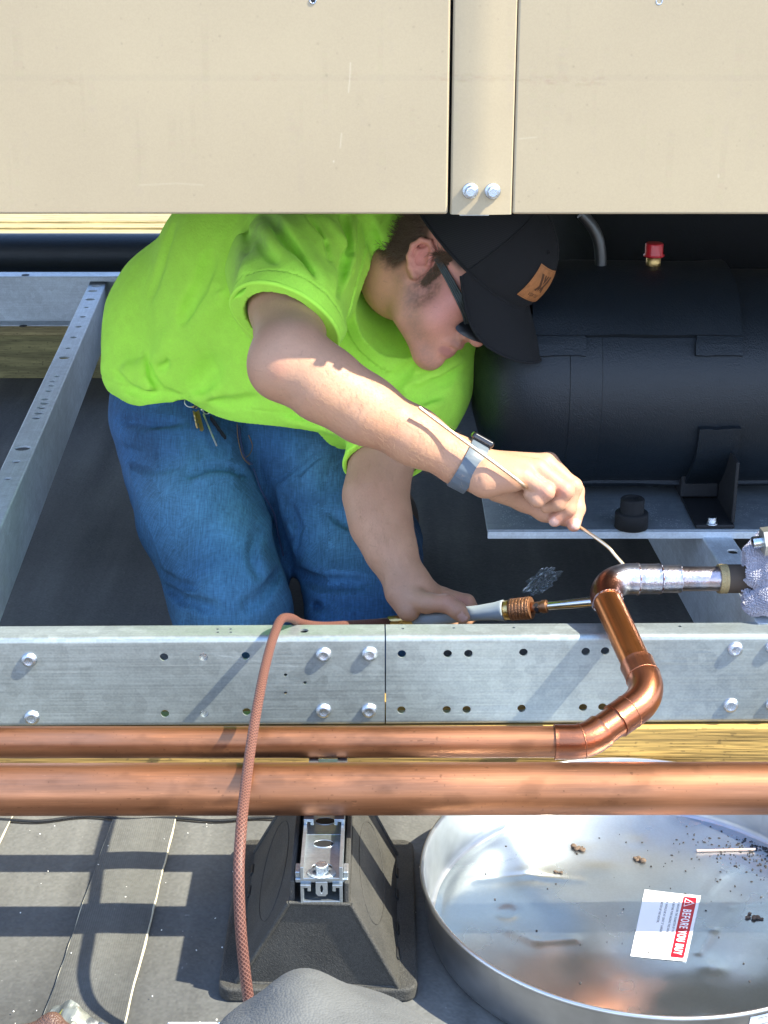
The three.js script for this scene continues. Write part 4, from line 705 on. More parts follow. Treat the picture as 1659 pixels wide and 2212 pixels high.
    const sg = new THREE.BufferGeometry(); sg.setAttribute('position', new THREE.Float32BufferAttribute(q, 3)); sg.setAttribute('uv', new THREE.Float32BufferAttribute(su, 2)); sg.setIndex(si); sg.computeVertexNormals();
    part('barcode_label', sg, std({ map: lt, roughness: 0.5 }), g, 'white barcode label on the outside of the wall'); }
  // what lies in it
  const N = 330, fl2 = new THREE.InstancedMesh(new THREE.DodecahedronGeometry(0.0013, 0), std({ color: lin(0.035, 0.03, 0.03), roughness: 0.7 }), N), q = new THREE.Matrix4();
  const heap = PY(1655, 1830, 0.005);
  for (let i = 0; i < N; i++) { let x, z; const near = rnd() < 0.86; do { if (near) { const a = rnd() * 6.28, d = Math.abs(rr(-1, 1) + rr(-1, 1) + rr(-1, 1)) * 0.055; x = heap.x - cx + Math.cos(a) * d; z = heap.z - cz + Math.sin(a) * d; } else { x = rr(-0.2, 0.2); z = rr(-0.2, 0.2); } } while (Math.hypot(x, z) > RB - 0.006); const k = rr(0.25, 1.1); q.makeRotationFromEuler(new THREE.Euler(rr(-0.2, 0.2), rnd() * 6, 0)).scale(V(k * rr(0.8, 1.8), 0.4, k)); q.setPosition(cx + x, floorY(x, z) + 0.0006, cz + z); fl2.setMatrixAt(i, q); }
  fl2.name = 'flake'; scene.add(fl2); tag(fl2, 'black flakes of scale scattered over the floor of the pan', 'flakes', null, 'stuff');
  const onFloor = (u, v, l = 0) => { const p = PY(u, v, 0.006); p.y = floorY(p.x - cx, p.z - cz) + l; return p; };
  const ra = onFloor(1505, 1839, 0.0022), rb = onFloor(1631, 1835, 0.0024), rod = thing('brazing_rod_offcut', 'short flat copper rod offcut lying in the pan', 'rod offcut', ra);
  part('rod', tube([ra, rb], 0.0016, { seg: 12, n: 3 }), std({ color: lin(0.72, 0.52, 0.42), metalness: 0.9, roughness: 0.4 }), rod);
  const lump = (u, v, r, label, parts) => { const p = onFloor(u, v, 0), o = thing('solder_crumb', label, 'crumb', p), gs = []; for (let i = 0; i < parts; i++) { const k = rr(0.35, 1) * r, ge = new THREE.IcosahedronGeometry(k, 1).scale(rr(0.8, 1.3), 0.7, rr(0.8, 1.3)); ge.rotateY(rnd() * 6).translate(p.x + rr(-1, 1) * r * (parts > 3 ? 2.4 : 0.8), p.y + k * 0.6, p.z + rr(-1, 1) * r * 1.4); gs.push(ge); } part('crumb', gs.map(boxUV), std({ color: lin(0.14, 0.095, 0.065), metalness: 0.2, roughness: 0.8, bumpMap: T.grain, bumpScale: 0.0015 }), o); };
  lump(1250, 1832, 0.0035, 'largest brown crumb cluster in the pan, below the yellow reflection', 14); lump(1385, 1857, 0.004, 'single pale brown crumb in the middle of the pan', 4); lump(1203, 1881, 0.0026, 'small brown crumb at the left side of the pan', 5); lump(1629, 1978, 0.004, 'dark crumb right of the pan sticker', 7);
}

// ------------------------------------------------------------------ hose
{
  const pts = [[836, 1344, 2.145], [760, 1349, 2.07], [690, 1352, 1.97], [650, 1346, 1.925], [628, 1335, 1.895], [609, 1337, 1.872], [592, 1372, 1.83], [573, 1440, 1.765], [557, 1520, 1.695], [543, 1605, 1.635], [531, 1695, 1.572], [521, 1790, 1.51], [516, 1880, 1.482], [519, 1990, 1.478], [528, 2090, 1.487], [540, 2180, 1.500], [560, 2300, 1.500], [600, 2420, 1.47]].map(([u, v, t]) => P(u, v, t));
  const g = thing('hose', 'reddish braided gas hose arching over the rail and down in front of the pipes', 'hose', pts[9]);
  part('hose_tube', tube(pts, 0.0055, { seg: 24, n: 320 }), M.hose, g);
}
{
  const pts = []; for (let i = 0; i <= 24; i++) { const u = lerp(-60, 600, i / 24), v = 1770 - 3 * Math.sin(i * 0.9) - 4 * (i / 24) + 6 * Math.exp(-(((i - 10) / 4) ** 2)) * -1 + 3; const p = PY(u, v, 0.004); pts.push(p); }
  const g = thing('cord', 'thin black cord lying on the roof along the near copper pipe at the left', 'cord', pts[12]);
  part('cord_strand', tube(pts, 0.0019, { seg: 8, n: 120 }), M.foamBlack, g);
}

// ------------------------------------------------------------------ torch, brazing rod
{
  const a = P(836, 1343, 2.150), b = P(1292, 1299, 2.03), d = b.clone().sub(a).normalize(), L = a.distanceTo(b), fx = (u) => (u - 836) / (1292 - 836) * L;
  const g = thing('torch', 'grey-handled brazing torch with knurled copper-coloured knob held in the lower hand', 'torch', a);
  const rot = (prof, seg = 36) => boxUV(along(lathe(prof, seg), a, d));
  part('hose_fitting', rot([[0.001, -0.012], [0.0055, -0.012], [0.0055, 0.002], [0.0075, 0.003], [0.0075, 0.018], [0.006, 0.019], [0.006, 0.024], [0.0078, 0.025], [0.0078, fx(895)], [0.005, fx(898)]], 6), M.brass, g);
  part('grip', rot([[0.0005, fx(896)], [0.0085, fx(897)], [0.0108, fx(905)], [0.0112, fx(940)], [0.0100, fx(1000)], [0.0102, fx(1040)], [0.0120, fx(1075)], [0.0138, fx(1090)], [0.0142, fx(1094)], [0.0136, fx(1097)], [0.001, fx(1097)]]), M.torchGrip, g);
  part('gold_ring', rot([[0.001, fx(1097)], [0.0135, fx(1097.5)], [0.0128, fx(1101)], [0.0134, fx(1107)], [0.0120, fx(1110)], [0.001, fx(1110)]]), M.brass, g);
  const kn = []; kn.push([0.001, fx(1109)]); for (let i = 0; i <= 6; i++) { const u = lerp(1110, 1152, i / 6); kn.push([0.0143 + 0.0008 * (i / 6), fx(u)]); if (i < 6) { kn.push([0.0146 + 0.0008 * (i / 6), fx(u + 5.2)]); kn.push([0.0134, fx(u + 6)]); } } kn.push([0.0146, fx(1154)], [0.001, fx(1154)]);
  part('knob', rot(kn), M.torchKnob, g);
  part('nozzle', rot([[0.001, fx(1153)], [0.0078, fx(1154)], [0.0072, fx(1160)], [0.0074, fx(1175)], [0.0088, fx(1177)], [0.0088, fx(1186)], [0.0072, fx(1187)], [0.001, fx(1187)]]), std({ color: lin(0.34, 0.17, 0.09), metalness: 0.9, roughness: 0.45, map: T.mottle }), g);
  const side = TOWARD.clone().sub(d.clone().multiplyScalar(TOWARD.dot(d))).normalize();
  for (const k of [-0.5, 0.3, 1.1]) { const q = side.clone().applyAxisAngle(d, k); part('air_hole', along(new THREE.CylinderGeometry(0.003, 0.003, 0.001, 18), a.clone().addScaledVector(d, fx(1167)).addScaledVector(q, 0.0073), q), M.dark, g); }
  part('flame_tube', rot([[0.001, fx(1186)], [0.0055, fx(1187)], [0.0058, fx(1225)], [0.0060, fx(1226)], [0.0060, fx(1232)], [0.0063, fx(1233)], [0.0072, fx(1290)], [0.006, fx(1292)], [0.001, fx(1280)]]), M.torchTube, g);
  // rod
  const rp = [[905, 880, 1.915], [980, 936, 1.922], [1060, 994, 1.921], [1128, 1045, 1.925], [1142, 1058, 1.945], [1172, 1088, 1.988], [1215, 1116, 1.992], [1247, 1135, 1.982], [1286, 1161, 1.962], [1316, 1184, 1.950], [1326, 1196, 1.946], [1350, 1223, 1.936]].map(([u, v, t]) => P(u, v, t));
  const r = thing('brazing_rod', 'thin bent brazing rod held in the upper hand, touching the copper joint', 'brazing rod', rp[5]);
  part('rod', tube(rp, 0.0022, { seg: 12, n: 120 }), M.rod, r);
}

// ------------------------------------------------------------------ wet towel and valve at the right edge
{
  const c = (x, y, t) => P(1514 + x * 0.124, 1097 + y * 0.124, t), F = new Field();
  F.chain([[c(1150, 560, 1.945), 0.013], [c(885, 890, 1.925), 0.0125], [c(935, 1160, 1.922), 0.0115], [c(1170, 1360, 1.925), 0.013]], 0.006);
  F.chain([[c(1330, 780, 1.925), 0.021], [c(1300, 1150, 1.92), 0.021]], 0.006);
  F.chain([[c(790, 1555, 1.935), 0.0095], [c(930, 1670, 1.925), 0.0125], [c(1240, 1600, 1.915), 0.018], [c(1400, 1450, 1.92), 0.024]], 0.006);
  F.fold([c(850, 720, 1.89), c(1000, 870, 1.885), c(1200, 1050, 1.88)], 0.006, -0.006);
  F.fold([c(900, 640, 1.90), c(1100, 780, 1.885), c(1300, 900, 1.88)], 0.006, 0.004);
  F.extra = (x, y, z) => 0.0016 * (fbm3(x * 160, y * 160, z * 160, 3) - 0.5) + 0.003 * (noise3(x * 45, y * 45, z * 45) - 0.5);
  const lo = c(560, 2000, 1.98), hi = c(1500, 330, 1.84);
  const g = thing('towel', 'wet white terry towel wrapped round the valve at the right edge', 'towel', c(1100, 1300, 1.92));
  const geo = meshField((x, y, z) => F.at(x, y, z), V(lo.x, lo.y - 0.02, Math.min(lo.z, hi.z) - 0.06), V(hi.x + 0.02, hi.y + 0.03, Math.max(lo.z, hi.z) + 0.06), 0.0028);
  part('towel_cloth', geo, M.cloth, g);
  // loops of pile
  const p = geo.attributes.position, n = geo.attributes.normal, N = 12000, loop = new THREE.TorusGeometry(0.0010, 0.00042, 4, 7), m = new THREE.InstancedMesh(loop, M.cloth, N), q = new THREE.Matrix4(), e = new THREE.Quaternion();
  for (let i = 0; i < N; i++) { const k = Math.floor(rnd() * p.count), nn = V(n.getX(k) + rr(-0.4, 0.4), n.getY(k) + rr(-0.4, 0.4), n.getZ(k) + rr(-0.4, 0.4)).normalize(); e.setFromUnitVectors(V(0, 1, 0), nn); const s = rr(0.6, 1.3); q.compose(V(p.getX(k) - g.position.x, p.getY(k) - g.position.y, p.getZ(k) - g.position.z).addScaledVector(nn, 0.0007), e.multiply(new THREE.Quaternion().setFromAxisAngle(V(0, 1, 0), rnd() * 6)), V(s, s, s)); m.setMatrixAt(i, q); }
  m.name = 'terry_pile'; m.castShadow = true; tag(m, null, null, null, 'stuff'); g.add(m);
  const va = c(900, 610, 1.90), vb = c(1300, 560, 1.90), v = thing('valve', 'steel valve end sticking out of the white towel at the right edge', 'valve', va);
  part('valve_stem', boxUV(cyl(va, va.clone().lerp(vb, 0.5), 0.0075, 0.0075, 24)), M.boltMetal, v);
  part('valve_nut', boxUV(toCreasedNormals(cyl(va.clone().lerp(vb, 0.42), vb, 0.0175, 0.0175, 6).toNonIndexed(), 0.4)), std({ color: lin(0.55, 0.54, 0.47), metalness: 0.8, roughness: 0.42, map: T.mottle }), v);
}
// crumpled film on the roof under the unit
{
  const p = PY(1168, 1270, 0.012), ge = new THREE.IcosahedronGeometry(0.03, 12), a = ge.attributes.position;
  for (let i = 0; i < a.count; i++) { const x = a.getX(i) / 0.03, y = a.getY(i) / 0.03, z = a.getZ(i) / 0.03, k = 0.55 + 0.9 * Math.abs(fbm3(x * 2.2 + 4, y * 2.2, z * 2.2, 3) - 0.5) * 2; a.setXYZ(i, x * 0.034 * k + 0.01 * y, y * 0.016 * k, z * 0.022 * k); }
  ge.computeVertexNormals(); ge.rotateZ(0.35).rotateY(0.3).translate(p.x, p.y + 0.012, p.z);
  const o = thing('plastic_scrap', 'crumpled clear plastic scrap on the dark roof behind the torch', 'plastic scrap', p);
  part('film', toCreasedNormals(ge, 0.4), phys({ color: lin(0.85, 0.88, 0.9), roughness: 0.12, transmission: 0.85, thickness: 0, ior: 1.45 }), o);
}
// foreground
{
  const T0 = 1.06, top = P(655, 2108, T0), F = new Field();
  const sil = [[490, 2212], [560, 2160], [600, 2125], [625, 2110], [650, 2104], [680, 2108], [710, 2122], [740, 2140], [780, 2152], [840, 2175], [900, 2212]];
  F.ell(P(653, 2180, T0 + 0.01), V(0.0235, 0.0235, 0.045), [RIGHT, UP, TOWARD], 0.02);
  F.ell(P(690, 2262, T0 + 0.01), V(0.066, 0.031, 0.08), [RIGHT, UP, TOWARD], 0.025);
  F.ell(P(705, 2340, T0), V(0.088, 0.035, 0.12), [RIGHT, UP, TOWARD], 0.04);
  F.extra = (x, y, z) => 0.0012 * (fbm3(x * 90, y * 90, z * 90, 3) - 0.5);
  const g = thing('grey_cover', 'grey pebbled rounded hump rising at the bottom edge in front of the black support', 'cover', P(690, 2280, T0));
  const c0 = P(700, 2300, T0);
  part('cover_skin', meshField((x, y, z) => F.at(x, y, z), c0.clone().add(V(-0.2, -0.1, -0.2)), c0.clone().add(V(0.2, 0.12, 0.2)), 0.005), M.cover, g);
  const gp = PY(50, 2240, 0.02), F2 = new Field();
  F2.chain([[PY(-20, 2262, 0.010), 0.010], [PY(50, 2240, 0.012), 0.009], [PY(112, 2208, 0.026), 0.008], [PY(150, 2240, 0.02), 0.010]], 0.01).chain([[PY(40, 2270, 0.012), 0.012], [PY(150, 2275, 0.012), 0.013]], 0.02);
  F2.extra = (x, y, z) => 0.003 * (fbm3(x * 70, y * 70, z * 70, 3) - 0.5);
  const gl = thing('leather_glove', 'crumpled brown leather glove at the bottom left corner', 'glove', gp);
  part('glove_leather', meshField((x, y, z) => F2.at(x, y, z), gp.clone().add(V(-0.15, -0.05, -0.1)), gp.clone().add(V(0.15, 0.08, 0.1)), 0.003), M.leather, gl);
  const fp = PY(205, 2236, 0.02), ge = new THREE.PlaneGeometry(0.13, 0.06, 60, 30).rotateX(-Math.PI / 2), a = ge.attributes.position;
  for (let i = 0; i < a.count; i++) { const x = a.getX(i), z = a.getZ(i); a.setY(i, 0.02 * Math.abs(fbm3(x * 30 + 2, z * 34, 1, 4) - 0.5) * 2 + 0.014 * Math.exp(-(((x + 0.04) / 0.02) ** 2))); }
  ge.computeVertexNormals(); ge.rotateY(-0.35).translate(fp.x, 0.012, fp.z + 0.01);
  const fo = thing('foil_wrapper', 'crumpled pale foil wrapper beside the brown leather glove', 'wrapper', fp);
  part('foil', toCreasedNormals(ge.toNonIndexed(), 0.5), std({ map: canvasTex(256, 128, (c, w, h) => { c.fillStyle = '#55585a'; c.fillRect(0, 0, w, h); c.fillStyle = '#75776f'; c.fillRect(0, 0, w * 0.35, h); c.fillStyle = '#c9c45a'; c.fillRect(10, 20, 30, 14); c.fillStyle = '#5a5f66'; for (let i = 0; i < 30; i++) c.fillRect(rr(90, 250), rr(5, 120), rr(6, 26), 3); }), roughness: 0.4, metalness: 0.4, side: THREE.DoubleSide }), fo);
  const e0 = PY(362, 2206.5, 0.02), e1 = PY(486, 2205.5, 0.02), w = thing('white_box', 'long flat white box with a light blue end at the bottom edge', 'box', e0);
  const xm = lerp(e0.x, e1.x, 0.87);
  part('box_body', box(e0.x, xm, 0.0, 0.02, e0.z, e0.z + 0.05, 0.0015), std({ color: lin(0.72, 0.74, 0.75), roughness: 0.4 }), w);
  part('box_end', box(xm + 0.0003, e1.x, 0.0, 0.0198, e0.z + 0.0002, e0.z + 0.05, 0.0015), std({ color: lin(0.32, 0.48, 0.68), roughness: 0.4 }), w);
}
// ------------------------------------------------------------------ the worker
const man = thing('person', 'man in lime green T-shirt, jeans and black cap kneeling and leaning over the copper joint', 'person', P(500, 1150, 2.4));
const bbox = (pts, pad) => { const lo = V(9, 9, 9), hi = V(-9, -9, -9); pts.forEach((p) => { lo.min(p); hi.max(p); }); return [lo.subScalar(pad), hi.addScalar(pad)]; };
const c7 = (x, y, t) => P(822.9 + x * 0.3307, 932.6 + y * 0.3307, t), hc = (x, y, t) => P(1042.3 + x * 0.1488, 932.6 + y * 0.1488, t);

// head frame: forward (face), up (crown), side (his right, towards us)
const cam = (x, y, z) => RIGHT.clone().multiplyScalar(x).addScaledVector(UP, y).addScaledVector(TOWARD, z);
const hF = cam(0.63, -0.74, 0.30).normalize(), hU0 = cam(0.63, 0.60, 0.25), hU = hU0.sub(hF.clone().multiplyScalar(hU0.dot(hF))).normalize(), hS = hF.clone().cross(hU).normalize();
const HS = 0.875, EAR = P(922, 574, 2.10), HO = EAR.clone().addScaledVector(hS, -0.070 * HS);
const hq = (x, y, z) => HO.clone().addScaledVector(hF, x).addScaledVector(hU, y).addScaledVector(hS, z);   // as modelled
const hd = (x, y, z) => hq(x * HS, y * HS, z * HS);                                                          // as it stands in the scene
const HAX = [hF, hU, hS];
const toHead = (x, y, z) => { const d = V(x - HO.x, y - HO.y, z - HO.z); return [d.dot(hF) / HS, d.dot(hU) / HS, d.dot(hS) / HS]; };

const body = new Field();
{ // trunk and legs inside the clothes
  body.chain([[P(510, 830, 2.53), 0.07], [P(620, 680, 2.44), 0.10], [P(740, 540, 2.38), 0.12]], 0.05);
  body.cap(P(640, 560, 2.22), P(920, 660, 2.36), 0.055, 0.06, 0.05);
  body.chain([[P(405, 905, 2.5), 0.075], [P(500, 1310, 2.275), 0.05], [P(500, 1310, 2.275).add(V(0.0, -0.03, -0.38)), 0.04]], 0.03);
  body.chain([[P(645, 930, 2.49), 0.066], [P(792, 1330, 2.32), 0.045], [P(792, 1330, 2.32).add(V(0.02, -0.02, -0.38)), 0.04]], 0.03);
}
const neckA = P(862, 520, 2.27);
body.chain([[neckA, 0.056], [hd(-0.045, -0.055, 0.0), 0.050], [hd(-0.02, -0.01, 0), 0.048]], 0.03);
const head = new Field();
{ // head
  head.ell(hq(-0.010, 0.050, 0), V(0.096, 0.084, 0.073), HAX, 0.03);
  head.ell(hq(0.040, -0.020, 0), V(0.052, 0.080, 0.057), HAX, 0.03);
  for (const s of [-1, 1]) {
    head.chain([[hq(-0.006, -0.040, s * 0.050), 0.017], [hq(0.018, -0.078, s * 0.040), 0.017], [hq(0.070, -0.104, s * 0.013), 0.017]], 0.025);
    head.ball(hq(0.060, -0.012, s * 0.040), 0.021, 0.02);
    head.ball(hq(0.052, -0.055, s * 0.036), 0.024, 0.025);
    head.ball(hq(0.101, -0.037, s * 0.0115), 0.0080, 0.008);
    head.ball(hq(0.082, 0.003, s * 0.032), 0.0115, 0.006);
  }
  head.ball(hq(0.082, -0.104, 0), 0.0185, 0.02);
  head.ball(hq(0.076, -0.068, 0), 0.029, 0.02);
  head.cap(hq(0.094, 0.016, 0), hq(0.114, -0.026, 0), 0.0085, 0.0108, 0.012);
  head.ball(hq(0.117, -0.031, 0), 0.0112, 0.008);
  head.cap(hq(0.084, 0.030, -0.03), hq(0.084, 0.030, 0.03), 0.011, 0.011, 0.015);
  head.chain([[hq(0.088, -0.063, 0.024), 0.0042], [hq(0.0990, -0.0585, 0.007), 0.0052], [hq(0.0990, -0.0585, -0.007), 0.0052], [hq(0.088, -0.063, -0.024), 0.0042]], 0.006);
  head.chain([[hq(0.086, -0.070, 0.022), 0.0042], [hq(0.0940, -0.0775, 0.007), 0.0056], [hq(0.0940, -0.0775, -0.007), 0.0056], [hq(0.086, -0.070, -0.022), 0.0042]], 0.006);
  // ears
  for (const s of [-1, 1]) {
    const ce = Math.cos(0.42), se = Math.sin(0.42), er = (x, y, z) => hq((x * ce - y * se) - 0.004, x * se + y * ce + 0.002, s * z);
    head.ell(er(-0.010, 0.003, 0.069), V(0.017, 0.027, 0.0055), [hF.clone().multiplyScalar(ce).addScaledVector(hU, se), hU.clone().multiplyScalar(ce).addScaledVector(hF, -se), hS], 0.008);
    head.chain([[er(0.004, 0.006, 0.073), 0.0036], [er(0.004, 0.022, 0.074), 0.0040], [er(-0.005, 0.031, 0.076), 0.0042], [er(-0.017, 0.029, 0.079), 0.0044], [er(-0.026, 0.017, 0.081), 0.0044], [er(-0.026, 0.000, 0.080), 0.0042], [er(-0.019, -0.014, 0.077), 0.0042], [er(-0.009, -0.024, 0.073), 0.0060]], 0.004);
    head.chain([[er(-0.006, 0.020, 0.0735), 0.0022], [er(-0.0165, 0.012, 0.0765), 0.0026], [er(-0.0165, -0.002, 0.0765), 0.0026], [er(-0.010, -0.012, 0.074), 0.0028]], 0.005);
    head.ball(er(0.004, 0.000, 0.073), 0.0048, 0.004);
    const dent = (p, r) => head.cut((x, y, z) => r - Math.hypot(x - p.x, y - p.y, z - p.z));
    dent(er(-0.005, 0.000, 0.0825), 0.0112);
  }
  const mo = [hq(0.090, -0.0672, 0.021), hq(0.112, -0.0672, 0.0), hq(0.090, -0.0672, -0.021)];
  head.fold([mo[0], hq(0.106, -0.0675, 0.009), hq(0.107, -0.0675, 0), hq(0.106, -0.0675, -0.009), mo[2]], 0.0028, -0.0045);
  head.fold([hq(0.104, -0.036, 0.020), hq(0.096, -0.052, 0.031), hq(0.088, -0.066, 0.032)], 0.004, -0.0016);
  head.fold([hq(0.095, -0.090, 0.018), hq(0.098, -0.0905, 0), hq(0.095, -0.090, -0.018)], 0.006, -0.002);
}
body.sub(head, HO, HS, HO, 0.155, 0.024);
// right arm, bent across the chest
const EL = P(622, 772, 1.955), WR = P(998, 1000, 1.966);
body.chain([[P(650, 560, 2.19), 0.058], [P(626, 660, 2.06), 0.0500], [P(626, 772, 1.955), 0.0440], [P(700, 830, 1.948), 0.0440], [P(787, 884, 1.952), 0.0395], [P(895, 943, 1.962), 0.0325], [WR, 0.0268]], 0.022);
body.ball(P(603, 800, 1.952), 0.036, 0.02);
{ // right hand holding the rod: seen from the little finger's side
  const k = 0.006;
  body.chain([[WR, 0.0262], [hc(40, 620, 1.962), 0.0262]], 0.02);
  body.cap(hc(60, 720, 1.948), hc(430, 700, 1.943), 0.0200, 0.0150, 0.014);
  const mc = [[600, 650, 1.942, 0.0120], [800, 545, 1.955, 0.0125], [915, 455, 1.975, 0.0122], [960, 440, 1.997, 0.0120]];
  const root = [[90, 600, 1.950, 0.0215], [90, 530, 1.962, 0.0215], [90, 500, 1.976, 0.0205], [90, 500, 1.990, 0.0195]];
  mc.forEach((m, i) => body.cap(hc(...root[i].slice(0, 3)), hc(...m.slice(0, 3)), root[i][3] * 0.97, m[3], 0.010));
  const fing = (l, kk = k) => body.chain(l.map(([x, y, t, r]) => [hc(x, y, t), r]), kk);
  fing([[600, 650, 1.942, 0.0118], [925, 865, 1.936, 0.0112], [800, 985, 1.939, 0.0094], [690, 900, 1.945, 0.0085]], 0.004);
  fing([[800, 545, 1.955, 0.0124], [1195, 850, 1.951, 0.0118], [1090, 1030, 1.956, 0.0102], [930, 1085, 1.963, 0.0090]], 0.004);
  fing([[915, 455, 1.975, 0.0122], [1310, 800, 1.970, 0.0118], [1240, 1110, 1.971, 0.0100], [1050, 1285, 1.977, 0.0085]], 0.004);
  fing([[960, 440, 1.997, 0.0120], [1345, 860, 1.993, 0.0112], [1375, 1120, 1.985, 0.0100], [1325, 1355, 1.976, 0.0085]], 0.004);
  fing([[240, 800, 1.990, 0.0200], [600, 990, 2.000, 0.0140], [900, 1160, 1.996, 0.0118], [1190, 1265, 1.987, 0.0095]], 0.008);
  body.fold([hc(720, 600, 1.938), hc(900, 720, 1.934), hc(1060, 860, 1.936), hc(1010, 960, 1.938)], 0.0028, -0.0046); body.fold([hc(960, 560, 1.955), hc(1130, 680, 1.950), hc(1300, 860, 1.955), hc(1230, 960, 1.957)], 0.0028, -0.0044); body.fold([hc(1060, 470, 1.975), hc(1260, 640, 1.97), hc(1390, 850, 1.975), hc(1330, 1080, 1.972)], 0.0026, -0.0034);
  // knuckle and tendon relief
  for (const [a, b] of [[[620, 640, 1.932], [300, 520, 1.945]], [[800, 520, 1.945], [300, 430, 1.957]], [[880, 420, 1.968], [350, 350, 1.974]]]) body.fold([hc(...a), hc(...b)], 0.004, 0.0013);
  for (const [x, y, t] of [[925, 865, 1.927], [1195, 850, 1.942], [1345, 830, 1.98]]) body.fold([hc(x - 40, y + 40, t), hc(x, y, t), hc(x + 40, y - 40, t)], 0.004, 0.0012);
  for (const x of [-60, 60, 170]) body.fold([hc(x + 10, 520, 1.935), hc(x, 700, 1.93), hc(x + 40, 880, 1.945)], 0.0022, -0.0006);
}
// left arm, hanging to the torch
const WL = P(868, 1243, 2.145);
body.chain([[P(930, 720, 2.30), 0.055], [P(845, 930, 2.24), 0.046], [P(824, 1000, 2.215), 0.0420], [P(812, 1070, 2.195), 0.0425], [P(823, 1130, 2.18), 0.0400], [P(845, 1190, 2.16), 0.0325], [WL, 0.0255]], 0.02);
{
  const f = (l, kk = 0.004) => body.chain(l.map(([x, y, t, r]) => [c7(x, y, t), r]), kk);
  f([[140, 935, 2.145, 0.0255], [190, 1010, 2.142, 0.0270], [260, 1070, 2.148, 0.0240]], 0.016);
  f([[120, 1060, 2.125, 0.018], [180, 1160, 2.118, 0.0165]], 0.016);           // heel of the thumb
  f([[190, 1080, 2.122, 0.018], [295, 1118, 2.104, 0.0135], [425, 1122, 2.091, 0.0115], [500, 1168, 2.087, 0.0110], [537, 1210, 2.088, 0.0090]], 0.006);
  const kn = [[400, 1075, 2.165], [360, 1085, 2.185], [310, 1100, 2.200], [250, 1120, 2.205]];
  kn.forEach(([x, y, t], i) => { body.cap(c7(200, 1040, 2.155 + 0.01 * i), c7(x, y, t), 0.021, 0.0125, 0.014); });
  f([[400, 1075, 2.165, 0.0125], [560, 1115, 2.160, 0.0112], [610, 1185, 2.150, 0.0098], [560, 1230, 2.135, 0.0088]]);
  f([[360, 1085, 2.185, 0.0122], [500, 1150, 2.180, 0.0112], [530, 1220, 2.160, 0.0098], [480, 1250, 2.140, 0.0088]]);
  f([[310, 1100, 2.200, 0.0118], [430, 1180, 2.190, 0.0108], [440, 1250, 2.165, 0.0098], [400, 1262, 2.145, 0.0086]]);
  f([[250, 1120, 2.205, 0.0108], [350, 1200, 2.190, 0.0098], [350, 1260, 2.165, 0.0090], [310, 1268, 2.145, 0.0080]]);
  body.fold([c7(420, 1085, 2.084), c7(436, 1120, 2.080), c7(430, 1160, 2.084)], 0.0022, -0.0007);
  body.fold([c7(110, 880, 2.12), c7(190, 985, 2.115), c7(300, 1045, 2.13)], 0.0022, 0.0010); body.fold([c7(190, 985, 2.115), c7(260, 1000, 2.12), c7(400, 1050, 2.15)], 0.0020, 0.0009); body.fold([c7(150, 780, 2.125), c7(200, 900, 2.12), c7(230, 990, 2.12)], 0.0020, 0.0008);
  body.fold([c7(200, 1200, 2.10), c7(330, 1140, 2.095)], 0.005, -0.0015);
}
